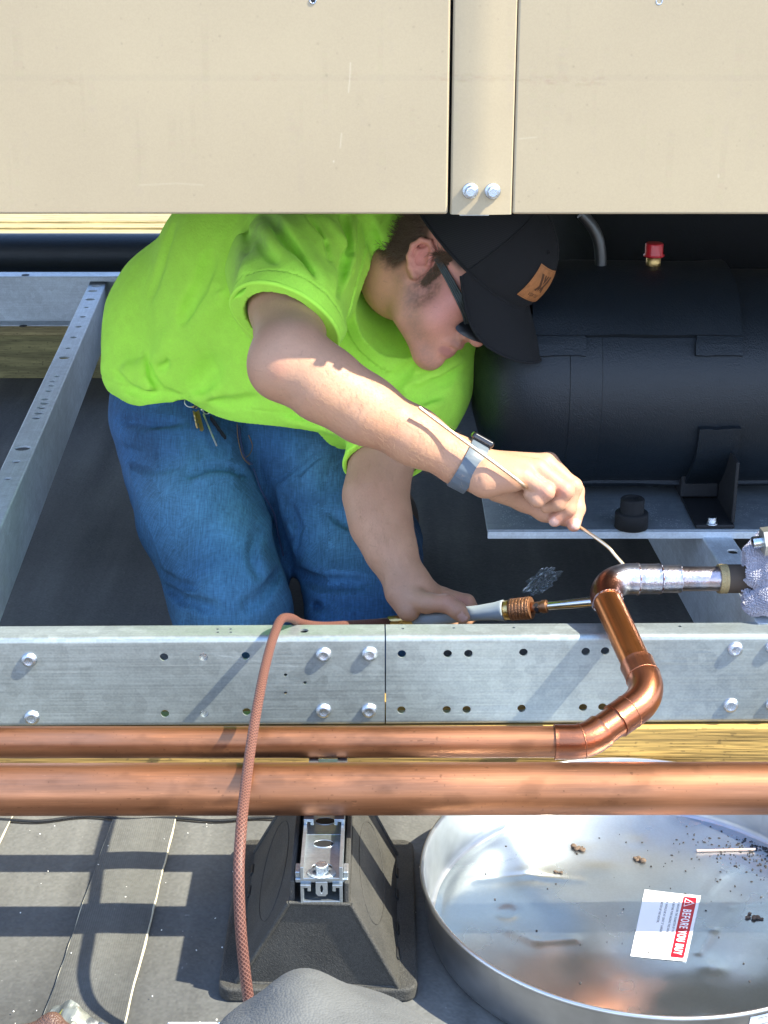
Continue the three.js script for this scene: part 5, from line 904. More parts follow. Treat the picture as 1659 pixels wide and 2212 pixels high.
const skinCol = (x, y, z) => {
  let c = [0.50, 0.272, 0.168];
  const n = fbm3(x * 26, y * 26, z * 26, 3) - 0.5; c = [c[0] * (1 + 0.10 * n), c[1] * (1 + 0.22 * n), c[2] * (1 + 0.24 * n)];
  const mix = (t, k) => { k = clamp(k, 0, 1); c = c.map((q, i) => lerp(q, t[i], k)); };
  const [f, u, s] = toHead(x, y, z);
  if (Math.hypot(f, u, s) < 0.2) {
    c = c.map((q, i) => q * lerp(1, [1.52, 1.28, 1.34][i], sstep(0.16, 0.11, Math.hypot(f - 0.03, u + 0.02, s))));  // face lightened in the colour, standing in for light on it
    const g = (a, b, e, w) => Math.exp(-((f - a) ** 2 + (u - b) ** 2 + (Math.abs(s) - e) ** 2) / (w * w));
    mix([0.72, 0.30, 0.27], 0.8 * g(0.050, -0.020, 0.062, 0.042));                 // flushed cheek
    mix([0.68, 0.23, 0.20], 0.8 * g(-0.012, 0.008, 0.078, 0.028));                 // ear
    mix([0.62, 0.25, 0.21], 0.6 * g(0.117, -0.031, 0, 0.02));                       // nose
    mix([0.52, 0.20, 0.17], 0.7 * sstep(0.012, 0.006, Math.hypot((u + 0.0775) * 1.2, Math.max(0, Math.abs(s) - 0.018))) * sstep(0.086, 0.094, f));
    mix([0.50, 0.22, 0.18], 0.5 * sstep(0.008, 0.004, Math.hypot((u + 0.0585) * 1.2, Math.max(0, Math.abs(s) - 0.018))) * sstep(0.090, 0.098, f));
    const hairy = fbm3(x * 420, y * 420, z * 420, 2);
    const burn = sstep(0.030, 0.012, Math.hypot((f - 0.020) * 1.0, (u + 0.028) * 0.62)) * sstep(0.03, 0.05, Math.abs(s)), jaw = sstep(0.03, 0.0, Math.abs((u + 0.055 + 0.62 * (f - 0.01)))) * sstep(-0.02, -0.05, u);
    mix([0.115, 0.066, 0.044], burn * (0.18 + 0.75 * hairy));
    mix([0.30, 0.19, 0.14], 0.42 * jaw * (0.3 + hairy));
    mix([0.30, 0.19, 0.13], 0.5 * g(0.098, -0.050, 0.012, 0.014) * (0.4 + hairy));
    mix([0.085, 0.05, 0.032], 0.92 * sstep(-0.012, -0.03, f - 0.25 * (u - 0.02)) * sstep(-0.058, -0.035, u + 0.012 * (hairy - 0.5)) * sstep(0.0715, 0.068, Math.abs(s)));
    mix([0.085, 0.05, 0.032], 0.9 * sstep(0.026, 0.036, u) * sstep(0.05, 0.035, f) * sstep(0.0745, 0.070, Math.abs(s)) * sstep(0.004, 0.014, f));
  }
  // pink over knuckles
  for (const p of KNUCK) { const d = (x - p.x) ** 2 + (y - p.y) ** 2 + (z - p.z) ** 2; if (d < 0.0009) mix([0.56, 0.22, 0.16], 0.55 * Math.exp(-d / 0.00016)); }
  for (const [p, a] of NAILS) { const q = V(x - p.x, y - p.y, z - p.z), l = q.dot(a), w = q.addScaledVector(a, -l).length(); if (Math.abs(l) < 0.0062 && w < 0.0052) mix([0.62, 0.38, 0.31], 0.85); }
  return c;
};
const KNUCK = [hc(925, 865, 1.926), hc(1195, 850, 1.94), hc(1345, 830, 1.975), hc(1050, 1285, 1.97), hc(1325, 1355, 1.968), hc(900, 560, 1.945), c7(430, 1110, 2.092), c7(540, 1110, 2.15), P(600, 800, 1.90)];
const NAILS = [[hc(1362, 1340, 1.9695), hc(1325, 1355, 1.976).sub(hc(1375, 1120, 1.985)).normalize()], [c7(530, 1212, 2.0795), c7(540, 1216, 2.088).sub(c7(490, 1160, 2.087)).normalize()], [hc(1035, 1315, 1.9705), hc(1050, 1285, 1.977).sub(hc(1240, 1110, 1.971)).normalize()]];
const fB = (x, y, z) => body.at(x, y, z);
{
  const inBox = (b) => (x, y, z) => x > b[0].x && x < b[1].x && y > b[0].y && y < b[1].y && z > b[0].z && z < b[1].z;
  const boxHead = bbox([hd(-0.05, -0.12, -0.07), hd(0.13, 0.09, 0.08), hd(0.12, -0.12, 0.05), hd(-0.09, 0.06, 0.02), hd(0.0, 0.13, 0)], 0.02);
  const boxR = bbox([P(940, 960, 1.93), hc(1480, 1450, 1.96), hc(0, 300, 2.02), hc(1480, 300, 1.93)], 0.02), boxL = bbox([P(868, 1225, 2.12), c7(660, 1290, 2.09), c7(60, 1290, 2.23), c7(600, 950, 2.22)], 0.012);
  const all = bbox([P(330, 420, 2.6), P(1240, 1420, 1.9), P(330, 1420, 2.9), P(1240, 420, 2.0)], 0.06);
  all[0].y = 0.0; all[0].z = -2.85;
  const hs = [boxHead, boxR, boxL];
  const clipBox = (b, m) => (x, y, z) => Math.max(b[0].x - m - x, x - b[1].x - m, b[0].y - m - y, y - b[1].y - m, b[0].z - m - z, z - b[1].z - m);
  const outHi = hs.map((b) => clipBox(b, 0));
  const trim = (g, keep) => { const p = g.attributes.position, ok = []; for (let i = 0; i < p.count; i += 3) { const x = (p.getX(i) + p.getX(i + 1) + p.getX(i + 2)) / 3, y = (p.getY(i) + p.getY(i + 1) + p.getY(i + 2)) / 3, z = (p.getZ(i) + p.getZ(i + 1) + p.getZ(i + 2)) / 3; if (keep(x, y, z)) ok.push(i, i + 1, i + 2); } const o = new THREE.BufferGeometry(); for (const n of ['position', 'normal', 'color', 'uv']) { const a = g.attributes[n], k = a.itemSize, arr = new Float32Array(ok.length * k); ok.forEach((s, d) => { for (let c = 0; c < k; c++) arr[d * k + c] = a.array[s * k + c]; }); o.setAttribute(n, new THREE.BufferAttribute(arr, k)); } return o; };
  const hi = hs.map((b, i) => trim(meshField(fB, b[0].clone().subScalar(0.008), b[1].clone().addScalar(0.008), [0.0021, 0.0020, 0.0022][i], skinCol), (x, y, z) => clipBox(b, 0.0002)(x, y, z) < 0 && hs.every((q, j) => j >= i || clipBox(q, 0)(x, y, z) > 0)));
  const lowG = trim(meshField(fB, all[0], all[1], 0.0060, skinCol), (x, y, z) => outHi.every((f) => f(x, y, z) > -0.003));
  const geo = mergeGeometries([lowG, ...hi]);
  M.skin = phys({ vertexColors: true, map: T.skinCol, roughness: 0.52, specularIntensity: 0.6, bumpMap: T.skin, bumpScale: 0.0004, sheen: 0.15, sheenColor: lin(1, 0.75, 0.6), sheenRoughness: 0.6 });
  part('body', geo, M.skin, man);
}

// ---- T-shirt
{
  const S = new Field();
  S.chain([[P(432, 745, 2.50), 0.130], [P(572, 605, 2.40), 0.156], [P(705, 490, 2.36), 0.150], [P(850, 490, 2.34), 0.12]], 0.06);
  S.chain([[P(475, 770, 2.44), 0.108], [P(620, 815, 2.38), 0.103], [P(735, 845, 2.33), 0.088]], 0.06);
  S.chain([[P(640, 640, 2.34), 0.13], [P(800, 650, 2.32), 0.13], [P(870, 735, 2.30), 0.105]], 0.07);
  S.ball(P(344, 640, 2.46), 0.064, 0.06); S.ball(P(318, 720, 2.47), 0.064, 0.05);
  S.chain([[P(770, 440, 2.20), 0.050], [P(793, 560, 2.19), 0.036], [P(800, 690, 2.21), 0.036]], 0.045);
  S.ball(P(282, 812, 2.46), 0.040, 0.05); S.ball(P(335, 838, 2.42), 0.046, 0.04);
  S.cap(P(690, 530, 2.24), P(880, 540, 2.28), 0.075, 0.085, 0.05);
  // left shoulder and sleeve
  S.chain([[P(930, 730, 2.32), 0.080], [P(880, 850, 2.265), 0.078], [P(832, 1000, 2.21), 0.058]], 0.04);
  // right sleeve
  S.chain([[P(662, 520, 2.20), 0.083], [P(640, 590, 2.13), 0.079], [P(620, 690, 2.03), 0.075]], 0.035);
  // sleeve mouths and hollow
  const armR = V(0, 0, 0).copy(P(624, 660, 2.06)).sub(P(650, 560, 2.19)).normalize();
  const hr = [P(512, 648, 2.05), P(600, 618, 1.985), P(712, 722, 2.03)], nR = hr[1].clone().sub(hr[0]).cross(hr[2].clone().sub(hr[0])).normalize(); if (nR.dot(armR) < 0) nR.negate();
  const axR0 = P(650, 560, 2.19), axR1 = P(610, 760, 1.93);
  const inSeg = (a, b, r) => { const ab = b.clone().sub(a), l2 = ab.lengthSq(); return (x, y, z) => { const h = clamp(((x - a.x) * ab.x + (y - a.y) * ab.y + (z - a.z) * ab.z) / l2, 0, 1.4); return Math.hypot(x - a.x - ab.x * h, y - a.y - ab.y * h, z - a.z - ab.z * h) - r; }; };
  const nearR = inSeg(P(640, 590, 2.13), axR1, 0.115), plR = plane(hr[1].clone().addScaledVector(nR, 0.012), nR);
  S.cut((x, y, z) => Math.min(plR(x, y, z), -nearR(x, y, z)));
  const holR = inSeg(P(640, 590, 2.13).add(cam(-0.006, -0.010, 0)), axR1.clone().add(cam(-0.012, -0.012, 0)), 0.0510); S.cut((x, y, z) => Math.min(-holR(x, y, z), plR(x, y, z) + 0.07));
  const axL = [P(860, 900, 2.25), P(815, 1050, 2.20)], nL = axL[1].clone().sub(axL[0]).normalize(), plL0 = plane(P(835, 990, 2.21), nL.clone().add(cam(0.42, 0, 0.15))), nearL = inSeg(axL[0], axL[1], 0.11);
  S.cut((x, y, z) => Math.min(plL0(x, y, z), -nearL(x, y, z)));
  const holL = inSeg(axL[0], axL[1], 0.0510); S.cut((x, y, z) => Math.min(-holL(x, y, z), plL0(x, y, z) + 0.05));
  // hem round the hips
  const spine = P(700, 560, 2.34).sub(P(440, 880, 2.5)).normalize(), hemL = P(290, 893, 2.42), hemM = P(545, 926, 2.28), hd1 = P(790, 962, 2.28).sub(hemL).normalize();
  let hn = spine.clone().sub(hd1.clone().multiplyScalar(spine.dot(hd1))).normalize().negate();
  const hemP = plane(hemM, hn), legs = inSeg(P(920, 760, 2.3), P(820, 1000, 2.21), 0.10);
  const q0 = P(400, 858, 2.36);
  S.cut((x, y, z) => { const wv = 0.007 * (noise3(x * 13, y * 13, z * 13) - 0.5) - 0.016 * Math.exp(-(((x - q0.x) / 0.03) ** 2)); const d = hemP(x, y, z) + wv * -1; return legs(x, y, z) < 0.012 ? d - 0.2 * sstep(0.012, -0.004, legs(x, y, z)) : d; });
  // neck hole
  const nc0 = P(868, 500, 2.27), nc1 = hd(-0.030, -0.065, 0.0), nk = inSeg(nc0, nc1, 0.0655);
  S.cut((x, y, z) => -nk(x, y, z));
  const F = (l, w, a) => S.fold(l.map(([u, v]) => S.trace(u, v)), w * 0.95, a * (a > 0 ? 3.1 : 2.6));
  // sleeve folds, running from the shoulder to the hem
  F([[560, 470], [590, 520], [635, 575], [672, 625]], 0.010, 0.006);
  F([[600, 465], [650, 530], [685, 590], [702, 640]], 0.010, 0.006);
  F([[575, 470], [615, 525], [645, 565]], 0.010, -0.005);
  F([[640, 465], [690, 520], [714, 590], [716, 640]], 0.008, 0.005);
  F([[520, 500], [535, 560], [525, 600]], 0.014, 0.004);
  F([[740, 465], [752, 540], [745, 570], [732, 630]], 0.007, -0.012);
  F([[765, 470], [757, 560], [738, 620]], 0.007, 0.008);
  F([[790, 480], [815, 560], [822, 680], [828, 740]], 0.009, -0.006);
  F([[812, 480], [840, 600], [850, 700]], 0.009, 0.006);
  F([[690, 465], [735, 520], [762, 590]], 0.007, 0.005);
  // long folds on the back and side
  F([[505, 560], [470, 640], [380, 740], [330, 780]], 0.016, 0.008);
  F([[455, 540], [430, 620], [390, 700]], 0.012, -0.006);
  F([[312, 770], [312, 820], [330, 850]], 0.007, 0.007);
  F([[262, 800], [300, 800], [320, 815]], 0.008, 0.006);
  F([[275, 835], [300, 850], [345, 852]], 0.006, -0.006);
  F([[520, 600], [505, 700], [450, 800], [410, 850]], 0.020, -0.006);
  F([[480, 845], [450, 858], [410, 862]], 0.008, 0.006);
  F([[600, 900], [680, 915], [745, 940]], 0.012, 0.004);
  F([[740, 720], [800, 700], [860, 740]], 0.012, 0.004);
  // chest and left sleeve
  F([[880, 790], [850, 830], [830, 850]], 0.009, -0.007);
  F([[1000, 770], [940, 810], [880, 850]], 0.010, 0.006);
  F([[985, 810], [920, 850], [870, 870]], 0.007, -0.006);
  F([[960, 870], [900, 880], [860, 860]], 0.008, 0.005);
  F([[905, 940], [860, 930], [800, 960]], 0.010, 0.004);
  F([[800, 640], [790, 720], [850, 780]], 0.014, 0.005);
  const bands = (x, y, z) => { const e = nk(x, y, z), r = -plR(x, y, z), q = -hemP(x, y, z), l = -plL0(x, y, z); let o = 0; o += 0.0022 * sstep(0.0215, 0.0185, e) - 0.0012 * Math.exp(-(((e - 0.0205) / 0.002) ** 2)); if (nearR(x, y, z) < 0) o += 0.0008 * sstep(0.024, 0.022, r) - 0.0012 * Math.exp(-(((r - 0.0235) / 0.0018) ** 2)); if (nearL(x, y, z) < 0) o -= 0.0012 * Math.exp(-(((l - 0.022) / 0.0018) ** 2)); else if (e > 0.1) o -= 0.001 * Math.exp(-(((q - 0.024) / 0.002) ** 2)); return o; };
  const C = (l, w, a) => S.fold(l.map(([u, v]) => S.trace(u, v)), w, -a);   // creases
  C([[592, 470], [625, 530], [660, 580], [682, 612]], 0.0075, 0.015); C([[548, 500], [575, 542], [606, 575]], 0.0070, 0.010); C([[662, 470], [698, 530], [712, 590]], 0.0065, 0.014); C([[530, 480], [540, 520], [530, 570]], 0.0090, 0.010);
  C([[735, 560], [744, 585], [727, 640]], 0.0055, 0.018); C([[800, 480], [818, 560], [823, 690], [830, 742]], 0.0065, 0.016); C([[772, 480], [762, 550], [750, 600]], 0.0060, 0.012);
  C([[500, 570], [465, 640], [400, 720], [345, 768]], 0.0120, 0.014); C([[462, 540], [436, 620], [392, 705]], 0.0100, 0.010); C([[522, 615], [502, 720], [452, 800], [416, 845]], 0.0130, 0.013); C([[380, 480], [350, 570], [320, 650]], 0.0130, 0.009);
  C([[318, 768], [326, 810], [348, 845], [394, 860]], 0.0060, 0.011); C([[244, 800], [266, 818], [286, 846]], 0.0060, 0.007); C([[262, 838], [300, 846], [340, 850]], 0.0055, 0.012); C([[340, 800], [362, 785], [375, 758]], 0.0060, 0.007);
  C([[440, 858], [500, 872], [560, 860]], 0.0080, 0.012); C([[600, 890], [680, 905], [745, 925]], 0.0080, 0.010); C([[890, 785], [856, 825], [834, 846]], 0.0060, 0.018); C([[1000, 788], [930, 825], [872, 852]], 0.0070, 0.016); C([[965, 845], [905, 875], [862, 872]], 0.0060, 0.014); C([[930, 900], [880, 915], [830, 905]], 0.0065, 0.012);
  S.extra = (x, y, z) => bands(x, y, z) + 0.007 * (noise3(x * 11 + 3, y * 11, z * 11) - 0.5) + 0.0022 * (noise3(x * 34, y * 34, z * 34) - 0.5);
  const dirt = [S.trace(560, 500), S.trace(530, 560), S.trace(585, 475), S.trace(545, 530)];
  const col = (x, y, z) => { let c = [0.52, 1.0, 0.085]; let k = 0; for (const p of dirt) k = Math.max(k, Math.exp(-((x - p.x) ** 2 + (y - p.y) ** 2 + (z - p.z) ** 2) / 0.0011)); k *= 0.2 + 0.9 * fbm3(x * 70, y * 70, z * 70, 3); const n = 1 + 0.10 * (fbm3(x * 20, y * 20, z * 20, 3) - 0.5); return [lerp(c[0], 0.20, k * 0.95) * n, lerp(c[1], 0.30, k * 0.95) * n, lerp(c[2], 0.12, k * 0.95) * n]; };
  const b = bbox([P(215, 400, 2.7), P(1040, 1030, 1.95), P(215, 1030, 2.7), P(1040, 400, 2.0)], 0.05);
  b[0].z = Math.max(b[0].z, -2.75);
  M.shirt = phys({ vertexColors: true, map: T.knitCol, roughness: 0.9, bumpMap: T.knit, bumpScale: 0.0006, sheen: 1, sheenColor: lin(0.55, 1, 0.2), sheenRoughness: 0.6 });
  const geo = meshField((x, y, z) => S.at(x, y, z), b[0], b[1], 0.0037, col);
  const sh = part('shirt', geo, M.shirt, man);
  // rolled hems of the two sleeves: a cord of cloth along each mouth
  const hemRing = (ax0, ax1, pl, nn, rMax) => {
    const d = ax1.clone().sub(ax0).normalize(), den = nn.dot(d), off = -pl(ax0.x, ax0.y, ax0.z) - 0.003, ctr = ax0.clone().addScaledVector(d, off / den), e1 = V(0, 1, 0).cross(nn).normalize(), e2 = nn.clone().cross(e1), pts = [];
    for (let i = 0; i < 60; i++) { const th = i / 60 * 6.2832, q = e1.clone().multiplyScalar(Math.cos(th)).addScaledVector(e2, Math.sin(th)); let r = 0.04; while (r < rMax && S.base(ctr.x + q.x * r, ctr.y + q.y * r, ctr.z + q.z * r) - S.extra(ctr.x + q.x * r, ctr.y + q.y * r, ctr.z + q.z * r) < 0) r += 0.0008; pts.push(r); }
    const sm = pts.map((r, i) => (pts[(i + 59) % 60] + pts[(i + 1) % 60] + 2 * r + pts[(i + 58) % 60] + pts[(i + 2) % 60]) / 6);
    return tube(sm.map((r, i) => { const th = i / 60 * 6.2832; return ctr.clone().addScaledVector(e1, Math.cos(th) * (r - 0.0025)).addScaledVector(e2, Math.sin(th) * (r - 0.0025)); }), 0.0034, { seg: 10, n: 180, closed: true, cap: false });
  };
  const nL2 = nL.clone().add(cam(0.42, 0, 0.15)).normalize(), hemM2 = phys({ color: lin(0.52, 1.0, 0.085), roughness: 0.9, bumpMap: T.knit, bumpScale: 0.0006, sheen: 1, sheenColor: lin(0.55, 1, 0.2), sheenRoughness: 0.6 });
  part('sleeve_hem', hemRing(P(640, 590, 2.13), axR1, plR, nR, 0.090), hemM2, man); part('sleeve_hem', hemRing(axL[0], axL[1], plL0, nL2, 0.064), hemM2, man);
}

// ---- jeans and boots
{
  const J = new Field(), kR = P(500, 1310, 2.275), kL = P(792, 1330, 2.31);
  J.chain([[P(392, 895, 2.50), 0.114], [P(438, 1120, 2.385), 0.0965], [kR, 0.0795]], 0.014);
  J.chain([[P(655, 930, 2.49), 0.104], [P(736, 1150, 2.40), 0.085], [kL, 0.0745]], 0.014);
  J.cap(P(430, 860, 2.52), P(610, 880, 2.51), 0.118, 0.108, 0.04);
  J.cap(P(440, 800, 2.54), P(600, 810, 2.53), 0.115, 0.105, 0.04);
  const aR = kR.clone().add(V(0.005, -0.025, -0.38)), aL = kL.clone().add(V(0.03, -0.02, -0.38));
  J.cap(kR.clone().add(V(0, -0.016, -0.01)), aR, 0.076, 0.062, 0.04); J.cap(kL.clone().add(V(0, -0.015, -0.01)), aL, 0.080, 0.062, 0.04);
  const hemD = plane(aR, V(0, -0.05, -1)); J.cut((x, y, z) => hemD(x, y, z));
  const top = plane(P(500, 815, 2.4), UP.clone()); J.cut((x, y, z) => top(x, y, z) - 0.02);
  const hollow = [aR, aL];
  J.cut((x, y, z) => 0.004 - y);
  const F = (l, w, a) => J.fold(l.map(([u, v]) => J.trace(u, v)), w, a * 2.0);
  F([[556, 1020], [570, 1060], [592, 1110], [605, 1160], [622, 1210]], 0.010, -0.016);
  F([[400, 1030], [450, 1008], [500, 1010], [535, 1020]], 0.008, -0.010);
  F([[420, 1045], [470, 1030], [520, 1040]], 0.010, 0.006);
  F([[535, 960], [545, 1000], [560, 1025]], 0.007, -0.012);
  F([[690, 960], [640, 1000], [590, 1030]], 0.009, -0.010);
  F([[730, 930], [690, 990], [650, 1040]], 0.009, 0.006);
  F([[240, 900], [330, 930], [430, 935]], 0.012, 0.004);
  F([[250, 960], [320, 985], [400, 985]], 0.010, -0.004);
  F([[370, 1285], [420, 1305], [470, 1310]], 0.008, -0.007);
  F([[345, 1255], [400, 1290], [430, 1330]], 0.008, 0.006);
  F([[600, 1230], [560, 1290], [520, 1310]], 0.010, -0.004);
  F([[590, 1100], [560, 1180], [565, 1240]], 0.010, 0.004);
  F([[720, 1110], [760, 1130], [800, 1128]], 0.010, -0.006);
  F([[640, 1240], [700, 1262], [790, 1262]], 0.009, -0.007);
  F([[650, 1215], [720, 1235], [800, 1240]], 0.010, 0.005);
  F([[650, 1290], [690, 1310], [740, 1330]], 0.008, -0.006);
  F([[620, 1120], [640, 1160], [636, 1200]], 0.008, 0.005);
  const C = (l, w, a) => J.fold(l.map(([u, v]) => J.trace(u, v)), w, -a);
  C([[250, 905], [320, 922], [400, 915]], 0.009, 0.010); C([[262, 985], [330, 1010], [395, 1005]], 0.010, 0.010); C([[352, 1262], [405, 1296], [470, 1318]], 0.0065, 0.014); C([[340, 1230], [385, 1262], [430, 1272]], 0.0065, 0.011); C([[606, 1225], [570, 1285], [525, 1322]], 0.0075, 0.012); C([[560, 1130], [545, 1200], [560, 1260]], 0.010, 0.009);
  C([[640, 1236], [700, 1258], [780, 1256]], 0.0065, 0.016); C([[690, 1290], [730, 1305], [790, 1302]], 0.0065, 0.012); C([[715, 1108], [755, 1128], [800, 1124]], 0.008, 0.012); C([[735, 930], [690, 985], [640, 1030]], 0.0075, 0.014); C([[760, 980], [720, 1010], [690, 1060]], 0.0075, 0.009); C([[625, 1090], [645, 1140], [640, 1190]], 0.008, 0.010);
  J.fold([[256, 880], [268, 960], [285, 1030], [315, 1130], [351, 1220], [372, 1270], [400, 1335]].map(([u, v]) => J.trace(u, v)), 0.0045, 0.0022);
  J.extra = (x, y, z) => 0.006 * (noise3(x * 14 + 9, y * 14, z * 14) - 0.5) + 0.0025 * (noise3(x * 42, y * 42, z * 42) - 0.5);
  const worn = [[P(460, 1120, 2.28), 0.13], [P(500, 1290, 2.2), 0.09], [P(720, 1010, 2.36), 0.07], [P(740, 1150, 2.30), 0.08]];
  const col = (x, y, z) => { let k = 0; for (const [p, w] of worn) k = Math.max(k, Math.exp(-((x - p.x) ** 2 + (y - p.y) ** 2 + (z - p.z) ** 2) / (w * w))); k *= 0.5 + fbm3(x * 12, y * 12, z * 12, 3); const n = 1 + 0.25 * (fbm3(x * 9, y * 9, z * 9, 3) - 0.5); return [lerp(0.26, 1.0, k) * n, lerp(0.36, 0.98, k) * n, lerp(0.50, 0.92, k) * n]; };
  const b = bbox([P(215, 800, 2.7), P(900, 1420, 2.1), P(215, 1400, 2.9)], 0.06); b[0].y = 0; b[0].z = -2.6;
  M.jeans = std({ vertexColors: true, map: T.denim, roughness: 0.9, bumpMap: T.denimBump, bumpScale: 0.0005 });
  part('jeans', meshField((x, y, z) => J.at(x, y, z), b[0], b[1], 0.0040, col), M.jeans, man);
  // seams: fly, coin pocket, outer leg
  const thread = std({ color: lin(0.22, 0.14, 0.06), roughness: 0.8 }), seamM = std({ color: lin(0.035, 0.055, 0.12), roughness: 0.9 });
  const on = (l) => l.map(([u, v]) => J.trace(u, v, -0.0035));
  part('seam', [tube(on([[517, 920], [520, 950], [530, 990], [545, 1003]]), 0.0016, { seg: 8 }), tube(on([[548, 1012], [565, 1060], [592, 1110], [600, 1150], [612, 1200]]), 0.0014, { seg: 8, n: 60 })], seamM, man);
  part('stitching', [tube(on([[512, 915], [514, 945], [526, 990], [540, 1004]]), 0.0007, { seg: 6 }), tube(on([[537, 940], [545, 962], [540, 980], [528, 990]]), 0.0007, { seg: 6 })], thread, man);
  const bootM = std({ color: lin(0.06, 0.042, 0.03), roughness: 0.7, bumpMap: T.pebble, bumpScale: 0.001 });
  for (const a of [aR, aL]) {
    const B = new Field(), s = a.clone(); s.y = Math.max(0.06, a.y);
    B.chain([[s.clone().add(V(0, 0, 0.05)), 0.046], [s.clone().add(V(0, -0.005, -0.05)), 0.050], [s.clone().add(V(0, 0.0, -0.09)), 0.042]], 0.02); B.cap(s.clone().add(V(0, 0.0, -0.08)), s.clone().add(V(0.0, -0.01, -0.11)), 0.045, 0.04, 0.02); B.chain([[s.clone().add(V(0, 0, -0.09)), 0.042], [V(s.x, 0.05, s.z - 0.02), 0.044]], 0.02);
    B.cut((x, y, z) => 0.004 - y);
    part('boot', meshField((x, y, z) => B.at(x, y, z), s.clone().add(V(-0.09, -0.1, -0.2)), s.clone().add(V(0.09, 0.1, 0.14)), 0.006), bootM, man);
  }
  // keys on a ring, hanging from the belt
  const kp = J.trace(420, 880, -0.010), kr = (u, v, l = -0.012) => J.trace(u, v, l), keys = thing('key_ring', 'bunch of keys on split rings hanging from the jeans under the shirt hem', 'keys', kp);
  const steel = std({ color: lin(0.62, 0.60, 0.56), metalness: 1, roughness: 0.3 }), br = std({ color: lin(0.50, 0.34, 0.15), metalness: 1, roughness: 0.4 });
  part('ring', [along(new THREE.TorusGeometry(0.0085, 0.0009, 10, 36).rotateX(Math.PI / 2), kr(411, 868), cam(0.2, 0.3, 1)), along(new THREE.TorusGeometry(0.006, 0.0009, 10, 30).rotateX(Math.PI / 2), kr(447, 886), cam(-0.3, 0.2, 1))].map(boxUV), steel, keys);
  const key = (a, b, mat, w, head, l0) => { w *= 1.3; head *= 1.2; const p = kr(...a, l0), q = kr(...b, l0 - 0.002), d = q.clone().sub(p), L = d.length(), sh = new THREE.Shape(); sh.absellipse(0, 0, head, head * 1.15, -1.1, Math.PI + 1.1, false); sh.lineTo(-w, head * 0.6); sh.lineTo(-w, -0); const s2 = new THREE.Shape(); s2.moveTo(-w, 0.004); s2.lineTo(-w, L - 0.002); s2.lineTo(0, L); s2.lineTo(w, L - 0.003); for (let i = 0; i < 6; i++) { const y = L - 0.004 - i * (L - 0.014) / 6; s2.lineTo(w * (i % 2 ? 1 : 0.55), y); } s2.lineTo(w, 0.006); s2.closePath();
    const hsh = new THREE.Shape(); hsh.absellipse(0, 0, head, head * 1.2, 0, 6.2832); const ho = new THREE.Path(); ho.absellipse(0, -head * 0.55, head * 0.3, head * 0.3, 0, 6.2832, true); hsh.holes.push(ho);
    const g = merge([s2, hsh].map((s3) => boxUV(new THREE.ExtrudeGeometry(s3, { depth: 0.0018, bevelEnabled: true, bevelSize: 0.0002, bevelThickness: 0.0002, bevelSegments: 1 }))));
    part('key', along(g, p, d, a[0]), mat, keys); };
  key([417, 884], [425, 925], br, 0.0026, 0.0058, -0.014); key([425, 884], [437, 932], br, 0.0024, 0.0056, -0.010); key([436, 890], [467, 964], steel, 0.0027, 0.0060, -0.012); key([452, 896], [489, 948], M.dark, 0.0034, 0.0060, -0.010);
}

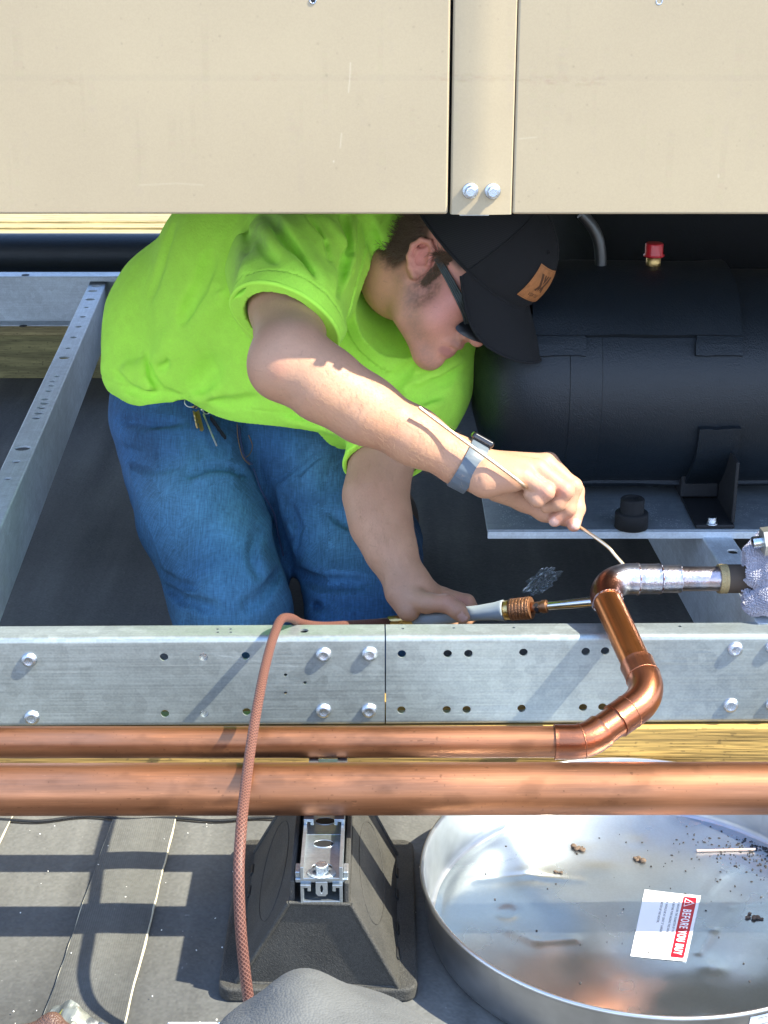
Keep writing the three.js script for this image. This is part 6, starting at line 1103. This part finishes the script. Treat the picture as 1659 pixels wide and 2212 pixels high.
// ---- cap, glasses, hair, watch
{
  const cap = new THREE.Group(); cap.name = 'cap'; man.add(cap);
  // the cap has its own tilt, pulled forward over the brow
  const kF = cam(0.53, -0.83, -0.02).normalize(), kU0 = cam(0.76, 0.49, 0.42), kU = kU0.sub(kF.clone().multiplyScalar(kU0.dot(kF))).normalize(), kS = kF.clone().cross(kU).normalize();
  const CS = 0.985, KO = P(984, 562, 2.055).addScaledVector(kS, -0.0835 * CS).addScaledVector(kU, -0.036 * CS), hd = (x, y, z) => KO.clone().addScaledVector(kF, x * CS).addScaledVector(kU, y * CS).addScaledVector(kS, z * CS);
  const capCloth = std({ color: lin(0.005, 0.0055, 0.007), roughness: 0.9, bumpMap: again(T.knit, 0.02), bumpScale: 0.0003 }), capMesh = std({ map: T.mesh, color: lin(0.45, 0.47, 0.52), roughness: 0.85 });
  // crown: th round from the front, q from the rim up to the button
  const cx0 = -0.006, ra = 0.106, rb = 0.0835, rim = (th) => 0.036 + 0.020 * Math.cos(th), top = 0.152;
  const crown = (th, q) => { const f = Math.max(0, Math.cos(th)), a = q * Math.PI / 2, p = lerp(0.80, 0.78, f * f), cc = Math.pow(Math.cos(a), p), ss = Math.pow(Math.sin(a), 1.05), seam = 0.0007 * (Math.exp(-((Math.sin(th * 3) / 0.06) ** 2))); const bulge = 1 + 0.04 * f * Math.sin(a * 2) - seam * 6; return [cx0 + Math.cos(th) * ra * cc * bulge - 0.02 * (1 - cc) * 0, lerp(rim(th), top, ss), Math.sin(th) * rb * cc * bulge]; };
  const sheet = (t0, t1, n, m) => { const pos = [], uv = [], idx = []; for (let i = 0; i <= n; i++) for (let j = 0; j <= m; j++) { const th = lerp(t0, t1, i / n), q = j / m, [x, y, z] = crown(th, Math.min(q, 0.999)); const p = hd(x, y, z); pos.push(p.x, p.y, p.z); uv.push(th * 0.095, q * 0.13); } for (let i = 0; i < n; i++) for (let j = 0; j < m; j++) { const a = i * (m + 1) + j, b = a + m + 1; idx.push(a, b, a + 1, a + 1, b, b + 1); } const g = new THREE.BufferGeometry(); g.setAttribute('position', new THREE.Float32BufferAttribute(pos, 3)); g.setAttribute('uv', new THREE.Float32BufferAttribute(uv, 2)); g.setIndex(idx); g.computeVertexNormals(); return g; };
  const TF = 1.32;
  part('crown_front', sheet(-TF, TF, 60, 30), capCloth, cap);
  part('crown_mesh', sheet(TF, Math.PI * 2 - TF, 90, 30), capMesh, cap);
  // rim band and panel seams
  const line = (fn, r, n = 60) => { const l = []; for (let i = 0; i <= n; i++) { const [x, y, z] = fn(i / n); l.push(hd(x, y, z)); } return tube(l, r, { seg: 8, n: n * 2, cap: false }); };
  part('cap_band', [line((t) => crown(t * Math.PI * 2, 0.0), 0.0022, 80), line((t) => crown(TF, t * 0.98), 0.0011), line((t) => crown(-TF, t * 0.98), 0.0011), line((t) => crown(0, t * 0.98), 0.0009)], capCloth, cap);
  part('cap_button', boxUV(along(lathe([[0.0001, 0.004], [0.005, 0.003], [0.0065, 0]], 20), hd(cx0, top, 0), kU)), capCloth, cap);
  for (const [th, q] of [[0.52, 0.60], [-0.52, 0.60], [1.6, 0.6]]) { const [x, y, z] = crown(th, q), p = hd(x, y, z), o = hd(x, y, z).sub(hd(0, 0.06, 0)).normalize(); part('eyelet', along(new THREE.TorusGeometry(0.0024, 0.0009, 8, 18).rotateX(Math.PI / 2), p.addScaledVector(o, 0.0008), o), capCloth, cap); }
  // bill: curved sheet with thickness
  { const pos = [], uv = [], idx = [], n = 48, m = 18, wz = 0.0822; const pt = (i, j, up) => { const s = lerp(-1, 1, i / n), z = s * wz * (1 - 0.02), q = j / m, xi = cx0 + ra * Math.sqrt(Math.max(0, 1 - Math.min(1, (z / rb) ** 2))), L = 0.072 * Math.pow(Math.max(0, 1 - Math.pow(Math.abs(s), 5)), 0.7) + 0.0006, th = Math.atan2(z / rb, (xi - cx0) / ra), y0 = rim(th); return hd(xi + q * L - 0.001, y0 - 0.036 * s * s * q * Math.min(1, L / 0.055) - 0.013 * q * Math.min(1, L / 0.04) - 0.010 * q * q + up, z * (1 + 0.10 * q * (1 - 0.6 * q))); };
    for (const up of [0.0012, -0.0012]) for (let i = 0; i <= n; i++) for (let j = 0; j <= m; j++) { const p = pt(i, j, up); pos.push(p.x, p.y, p.z); uv.push(i / n * 0.18, j / m * 0.08); }
    const W = m + 1, O = (n + 1) * W; for (let i = 0; i < n; i++) for (let j = 0; j < m; j++) { const a = i * W + j; idx.push(a, a + 1, a + W, a + 1, a + W + 1, a + W, a + O, a + W + O, a + 1 + O, a + 1 + O, a + W + O, a + W + 1 + O); } for (let i = 0; i < n; i++) { const a = i * W + m; idx.push(a, a + O, a + W, a + W, a + O, a + W + O); }
    const g = new THREE.BufferGeometry(); g.setAttribute('position', new THREE.Float32BufferAttribute(pos, 3)); g.setAttribute('uv', new THREE.Float32BufferAttribute(uv, 2)); g.setIndex(idx); g.computeVertexNormals();
    const l = []; for (let i = 0; i <= n; i++) l.push(pt(i, m, 0)); const bill = part('bill', g, capCloth, cap); part('bill_edge', tube(l, 0.0021, { seg: 8, n: 120 }), capCloth, bill); }
  // leather patch
  const pt = canvasTex(384, 320, (c, w, h) => {
    const im = c.createImageData(w, h); for (let y = 0; y < h; y++) for (let x = 0; x < w; x++) { const k = 0.86 + 0.28 * (fbm3(x / 30, y / 30, 3, 4) - 0.5) + 0.10 * (hash(x, y, 9) - 0.5), o = (y * w + x) * 4; im.data[o] = 186 * k; im.data[o + 1] = 122 * k; im.data[o + 2] = 70 * k; im.data[o + 3] = 255; } c.putImageData(im, 0, 0);
    c.strokeStyle = 'rgba(70,40,20,0.55)'; c.lineWidth = 4; c.setLineDash([9, 7]); c.strokeRect(12, 12, w - 24, h - 24); c.setLineDash([]);
    c.fillStyle = 'rgba(66,38,20,0.85)';
    const poly = (l) => { c.beginPath(); l.forEach(([x, y], i) => (i ? c.lineTo(x, y) : c.moveTo(x, y))); c.closePath(); c.fill(); };
    poly([[86, 60], [128, 60], [192, 178], [176, 214]]); poly([[298, 60], [256, 60], [192, 178], [208, 214]]); poly([[150, 60], [178, 60], [192, 92], [206, 60], [234, 60], [192, 146]]); poly([[118, 214], [152, 214], [166, 186], [150, 156]]); poly([[266, 214], [232, 214], [218, 186], [234, 156]]);
    c.font = 'bold 46px sans-serif'; c.fillText('VORTEX', 92, 276);
  });
  { const pos = [], uv = [], idx = [], n = 16, m = 12; for (let i = 0; i <= n; i++) for (let j = 0; j <= m; j++) { const th = lerp(0.02, 0.62, i / n), q = lerp(0.13, 0.48, j / m), [x, y, z] = crown(th, q), o = V(Math.cos(th), 0.7, Math.sin(th)).normalize(), p = hd(x + o.x * 0.0016, y + o.y * 0.0016, z + o.z * 0.0016); pos.push(p.x, p.y, p.z); uv.push(1 - i / n, j / m); }
    for (let i = 0; i < n; i++) for (let j = 0; j < m; j++) { const a = i * (m + 1) + j, b = a + m + 1; idx.push(a, b, a + 1, a + 1, b, b + 1); }
    const g = new THREE.BufferGeometry(); g.setAttribute('position', new THREE.Float32BufferAttribute(pos, 3)); g.setAttribute('uv', new THREE.Float32BufferAttribute(uv, 2)); g.setIndex(idx); g.computeVertexNormals();
    part('cap_patch', g, std({ map: pt, roughness: 0.6 }), cap, 'tan leather patch with an embossed emblem'); }
}
{
  // sunglasses
  const gl = new THREE.Group(); gl.name = 'sunglasses'; man.add(gl);
  const frame = std({ color: lin(0.045, 0.055, 0.055), roughness: 0.4 }), lens = std({ color: lin(0.003, 0.003, 0.0035), roughness: 0.3 });
  for (const s of [1, -1]) {
    // the near arm and lens lie just off the cheek; the far ones mirror them across the face
    const flip = (p) => (s > 0 ? p : p.clone().addScaledVector(hS, -2 * p.clone().sub(HO).dot(hS)));
    const g0 = (u, v, l) => flip(body.trace(u, v, -l));
    const l = [g0(944, 557, 0.004), g0(960, 585, 0.005), g0(978, 617, 0.005), g0(995, 650, 0.006), g0(1008, 680, 0.009), g0(1012, 697, 0.012)], w = hU.clone().multiplyScalar(0.8).addScaledVector(RIGHT, 0.5).normalize();
    const hit = body.trace(1000, 704), tl = hit.sub(eye).dot(ray(829.5, 1106)) - 0.011;
    const strip = []; for (const dy of [-0.0042, -0.0014, 0.0014, 0.0042]) strip.push(tube(l.map((p, i) => p.clone().addScaledVector(w, dy * (0.75 + i * 0.08))), 0.0017, { seg: 8 }));
    part('temple_arm', strip, frame, gl);
    const out = [[984, 709], [990, 701], [1004, 693], [1022, 690], [1046, 698], [1066, 718], [1072, 738], [1050, 742], [1030, 738], [1008, 729], [992, 719]].map(([u, v]) => flip(P(u, v, tl + (u - 990) * 0.00012))), mid = out.reduce((q, p) => q.add(p), V(0, 0, 0)).multiplyScalar(1 / out.length), n = TOWARD.clone();
    const ring = new THREE.CatmullRomCurve3(out, true).getPoints(44), pos = [], idx = [];
    const put = (p) => { pos.push(p.x, p.y, p.z); return pos.length / 3 - 1; };
    const cf = put(mid.clone().addScaledVector(flip(HO.clone().add(n)).sub(HO), 0.004)), cb = put(mid.clone().addScaledVector(n, -0.002)), F1 = ring.map((p) => put(p.clone().addScaledVector(n, 0.0015))), B1 = ring.map((p) => put(p.clone().addScaledVector(n, -0.0015))), K = ring.length;
    for (let i = 0; i < K; i++) { const k = (i + 1) % K; idx.push(cf, F1[k], F1[i], cb, B1[i], B1[k], F1[i], F1[k], B1[i], F1[k], B1[k], B1[i]); }
    const g = new THREE.BufferGeometry(); g.setAttribute('position', new THREE.Float32BufferAttribute(pos, 3)); g.setIndex(idx); g.computeVertexNormals(); part('lens', boxUV(toCreasedNormals(g.toNonIndexed(), 0.6)), lens, gl);
  }
  part('bridge', tube([hd(0.108, 0.012, -0.010), hd(0.112, 0.014, 0), hd(0.108, 0.012, 0.010)], 0.0022, { seg: 8 }), frame, gl);
  // hair below the cap: strands lying back from the temples and curling over the nape
  const gs = [], strand = (p, d, L, curl, r) => { const pts = [], nrm = p.clone().sub(hd(0, 0.03, 0)).normalize(); let q = p.clone(), v = d.clone(); const tw = V(rr(-1, 1), rr(-1, 1), rr(-1, 1)); for (let i = 0; i <= 5; i++) { pts.push(q.clone()); v.addScaledVector(tw, curl).addScaledVector(nrm, 0.03 * (i < 2 ? 1 : -0.6)).normalize(); q.addScaledVector(v, L / 5); } gs.push(tube(pts, (t) => r * (1 - 0.75 * t), { seg: 4, n: 7, cap: false })); };
  const surf = (f, u, s) => { let x = f, y = u, z = s * 0.10; const o = hd(0, 0.02, 0), p = hd(x, y, z), d = o.clone().sub(p).normalize(); for (let i = 0; i < 40; i++) { const e = body.base(p.x, p.y, p.z); if (e < 0.0006) break; p.addScaledVector(d, e * 0.8); } return p; };
  for (let i = 0; i < 2600; i++) { const th = rr(1.75, 4.5), s = Math.sin(th), f = Math.cos(th) * 0.13, u = rr(-0.052, 0.045) + (s > 0 ? 0.01 : 0); if (s > 0.5 && u < 0.02 + 0.3 * (f + 0.02) && f > -0.05) continue; const p = surf(f, u, s), sd = toHead(p.x, p.y, p.z); if (sd[2] > 0.068 && sd[0] > -0.05) continue; strand(p, hF.clone().multiplyScalar(-0.65).addScaledVector(hU, -0.75).addScaledVector(hS, 0.18 * s), rr(0.010, 0.026), 0.26, 0.00048); }
  for (let i = 0; i < 620; i++) { const f = rr(-0.030, 0.034), u = rr(0.026, 0.058); const p = surf(f, u, 0.95); if (toHead(p.x, p.y, p.z)[2] > 0.070) continue; strand(p, hF.clone().multiplyScalar(rr(-0.9, -0.2)).addScaledVector(hU, rr(-0.9, 0.1)).addScaledVector(hS, 0.3), rr(0.012, 0.026), 0.25, 0.0005); }
  for (let i = 0; i < 520; i++) { const u = rr(-0.045, 0.03), f = 0.021 + rr(-0.012, 0.012) * (1 - 0.25 * sstep(0, -0.045, u)), p = surf(f, u, 0.95); strand(p, hF.clone().multiplyScalar(rr(-0.1, 0.5)).addScaledVector(hU, -1).addScaledVector(hS, 0.15), rr(0.004, 0.010), 0.25, 0.00035); }
  part('hair', gs, std({ color: lin(0.17, 0.105, 0.062), roughness: 0.45 }), man);
  const hs2 = [], fuzz = (u0, v0, u1, v1, half, N, lay) => { for (let i = 0; i < N; i++) { const k = rnd(), u = lerp(u0, u1, k) + rr(-half, half) * (1 - 0.35 * k), v = lerp(v0, v1, k) + rr(-half, half) * (1 - 0.35 * k), p = body.trace(u, v), e = 0.002, n = V(body.base(p.x + e, p.y, p.z) - body.base(p.x - e, p.y, p.z), body.base(p.x, p.y + e, p.z) - body.base(p.x, p.y - e, p.z), body.base(p.x, p.y, p.z + e) - body.base(p.x, p.y, p.z - e)).normalize(); if (body.base(p.x, p.y, p.z) > 0.002) continue; const d = lay.clone().add(V(rr(-0.5, 0.5), rr(-0.5, 0.5), rr(-0.5, 0.5))), L = rr(0.005, 0.012), pts = []; for (let j = 0; j < 4; j++) { const t = j / 3; pts.push(p.clone().addScaledVector(d, L * t).addScaledVector(n, L * (0.55 * t - 0.30 * t * t))); } hs2.push(tube(pts, (t) => 0.00008 * (1.1 - t), { seg: 3, n: 3, cap: false })); } };
  fuzz(640, 800, 1000, 1000, 95, 1500, cam(0.75, -0.5, 0.1)); fuzz(815, 1010, 865, 1240, 75, 900, cam(0.15, -0.95, 0.1));
  part('arm_hair', hs2, std({ color: lin(0.42, 0.26, 0.14), roughness: 0.5 }), man);
  // watch
  const wt = new THREE.Group(); wt.name = 'wristwatch'; man.add(wt);
  const A = P(895, 943, 1.962), ax = WR.clone().sub(A).normalize(), c = P(1011, 1006, 1.9655), w1 = TOWARD.clone().sub(ax.clone().multiplyScalar(TOWARD.dot(ax))).normalize(), w2 = ax.clone().cross(w1);
  const pos = [], idx = [], n = 56, prof = [[-0.0115, 0.0319], [-0.0118, 0.0339], [-0.010, 0.0345], [0.010, 0.0341], [0.0118, 0.0335], [0.0115, 0.0315]];
  for (let i = 0; i < n; i++) { const th = i / n * 6.2832; for (const [l, r] of prof) { const p = c.clone().addScaledVector(ax, l).addScaledVector(w1, Math.cos(th) * r).addScaledVector(w2, Math.sin(th) * r); pos.push(p.x, p.y, p.z); } }
  const K = prof.length; for (let i = 0; i < n; i++) for (let j = 0; j < K; j++) { const a = i * K + j, b = ((i + 1) % n) * K + j, a2 = i * K + (j + 1) % K, b2 = ((i + 1) % n) * K + (j + 1) % K; idx.push(a, b, a2, b, b2, a2); }
  const g = new THREE.BufferGeometry(); g.setAttribute('position', new THREE.Float32BufferAttribute(pos, 3)); g.setIndex(idx); g.computeVertexNormals();
  part('watch_band', boxUV(toCreasedNormals(g, 0.6)), std({ color: lin(0.10, 0.125, 0.15), roughness: 0.5 }), wt);
  const up = cam(0.25, 0.93, 0.1); up.sub(ax.clone().multiplyScalar(up.dot(ax))).normalize(); const cb = new RoundedBoxGeometry(0.030, 0.0095, 0.027, 4, 0.004), mm = new THREE.Matrix4().makeBasis(ax, up, ax.clone().cross(up)); cb.applyMatrix4(mm); const cc = c.clone().addScaledVector(up, 0.037); cb.translate(cc.x, cc.y, cc.z);
  part('watch_case', cb, phys({ color: lin(0.03, 0.03, 0.035), roughness: 0.25, metalness: 0.6, clearcoat: 0.6 }), wt);
}

renderer.render(scene, camera);
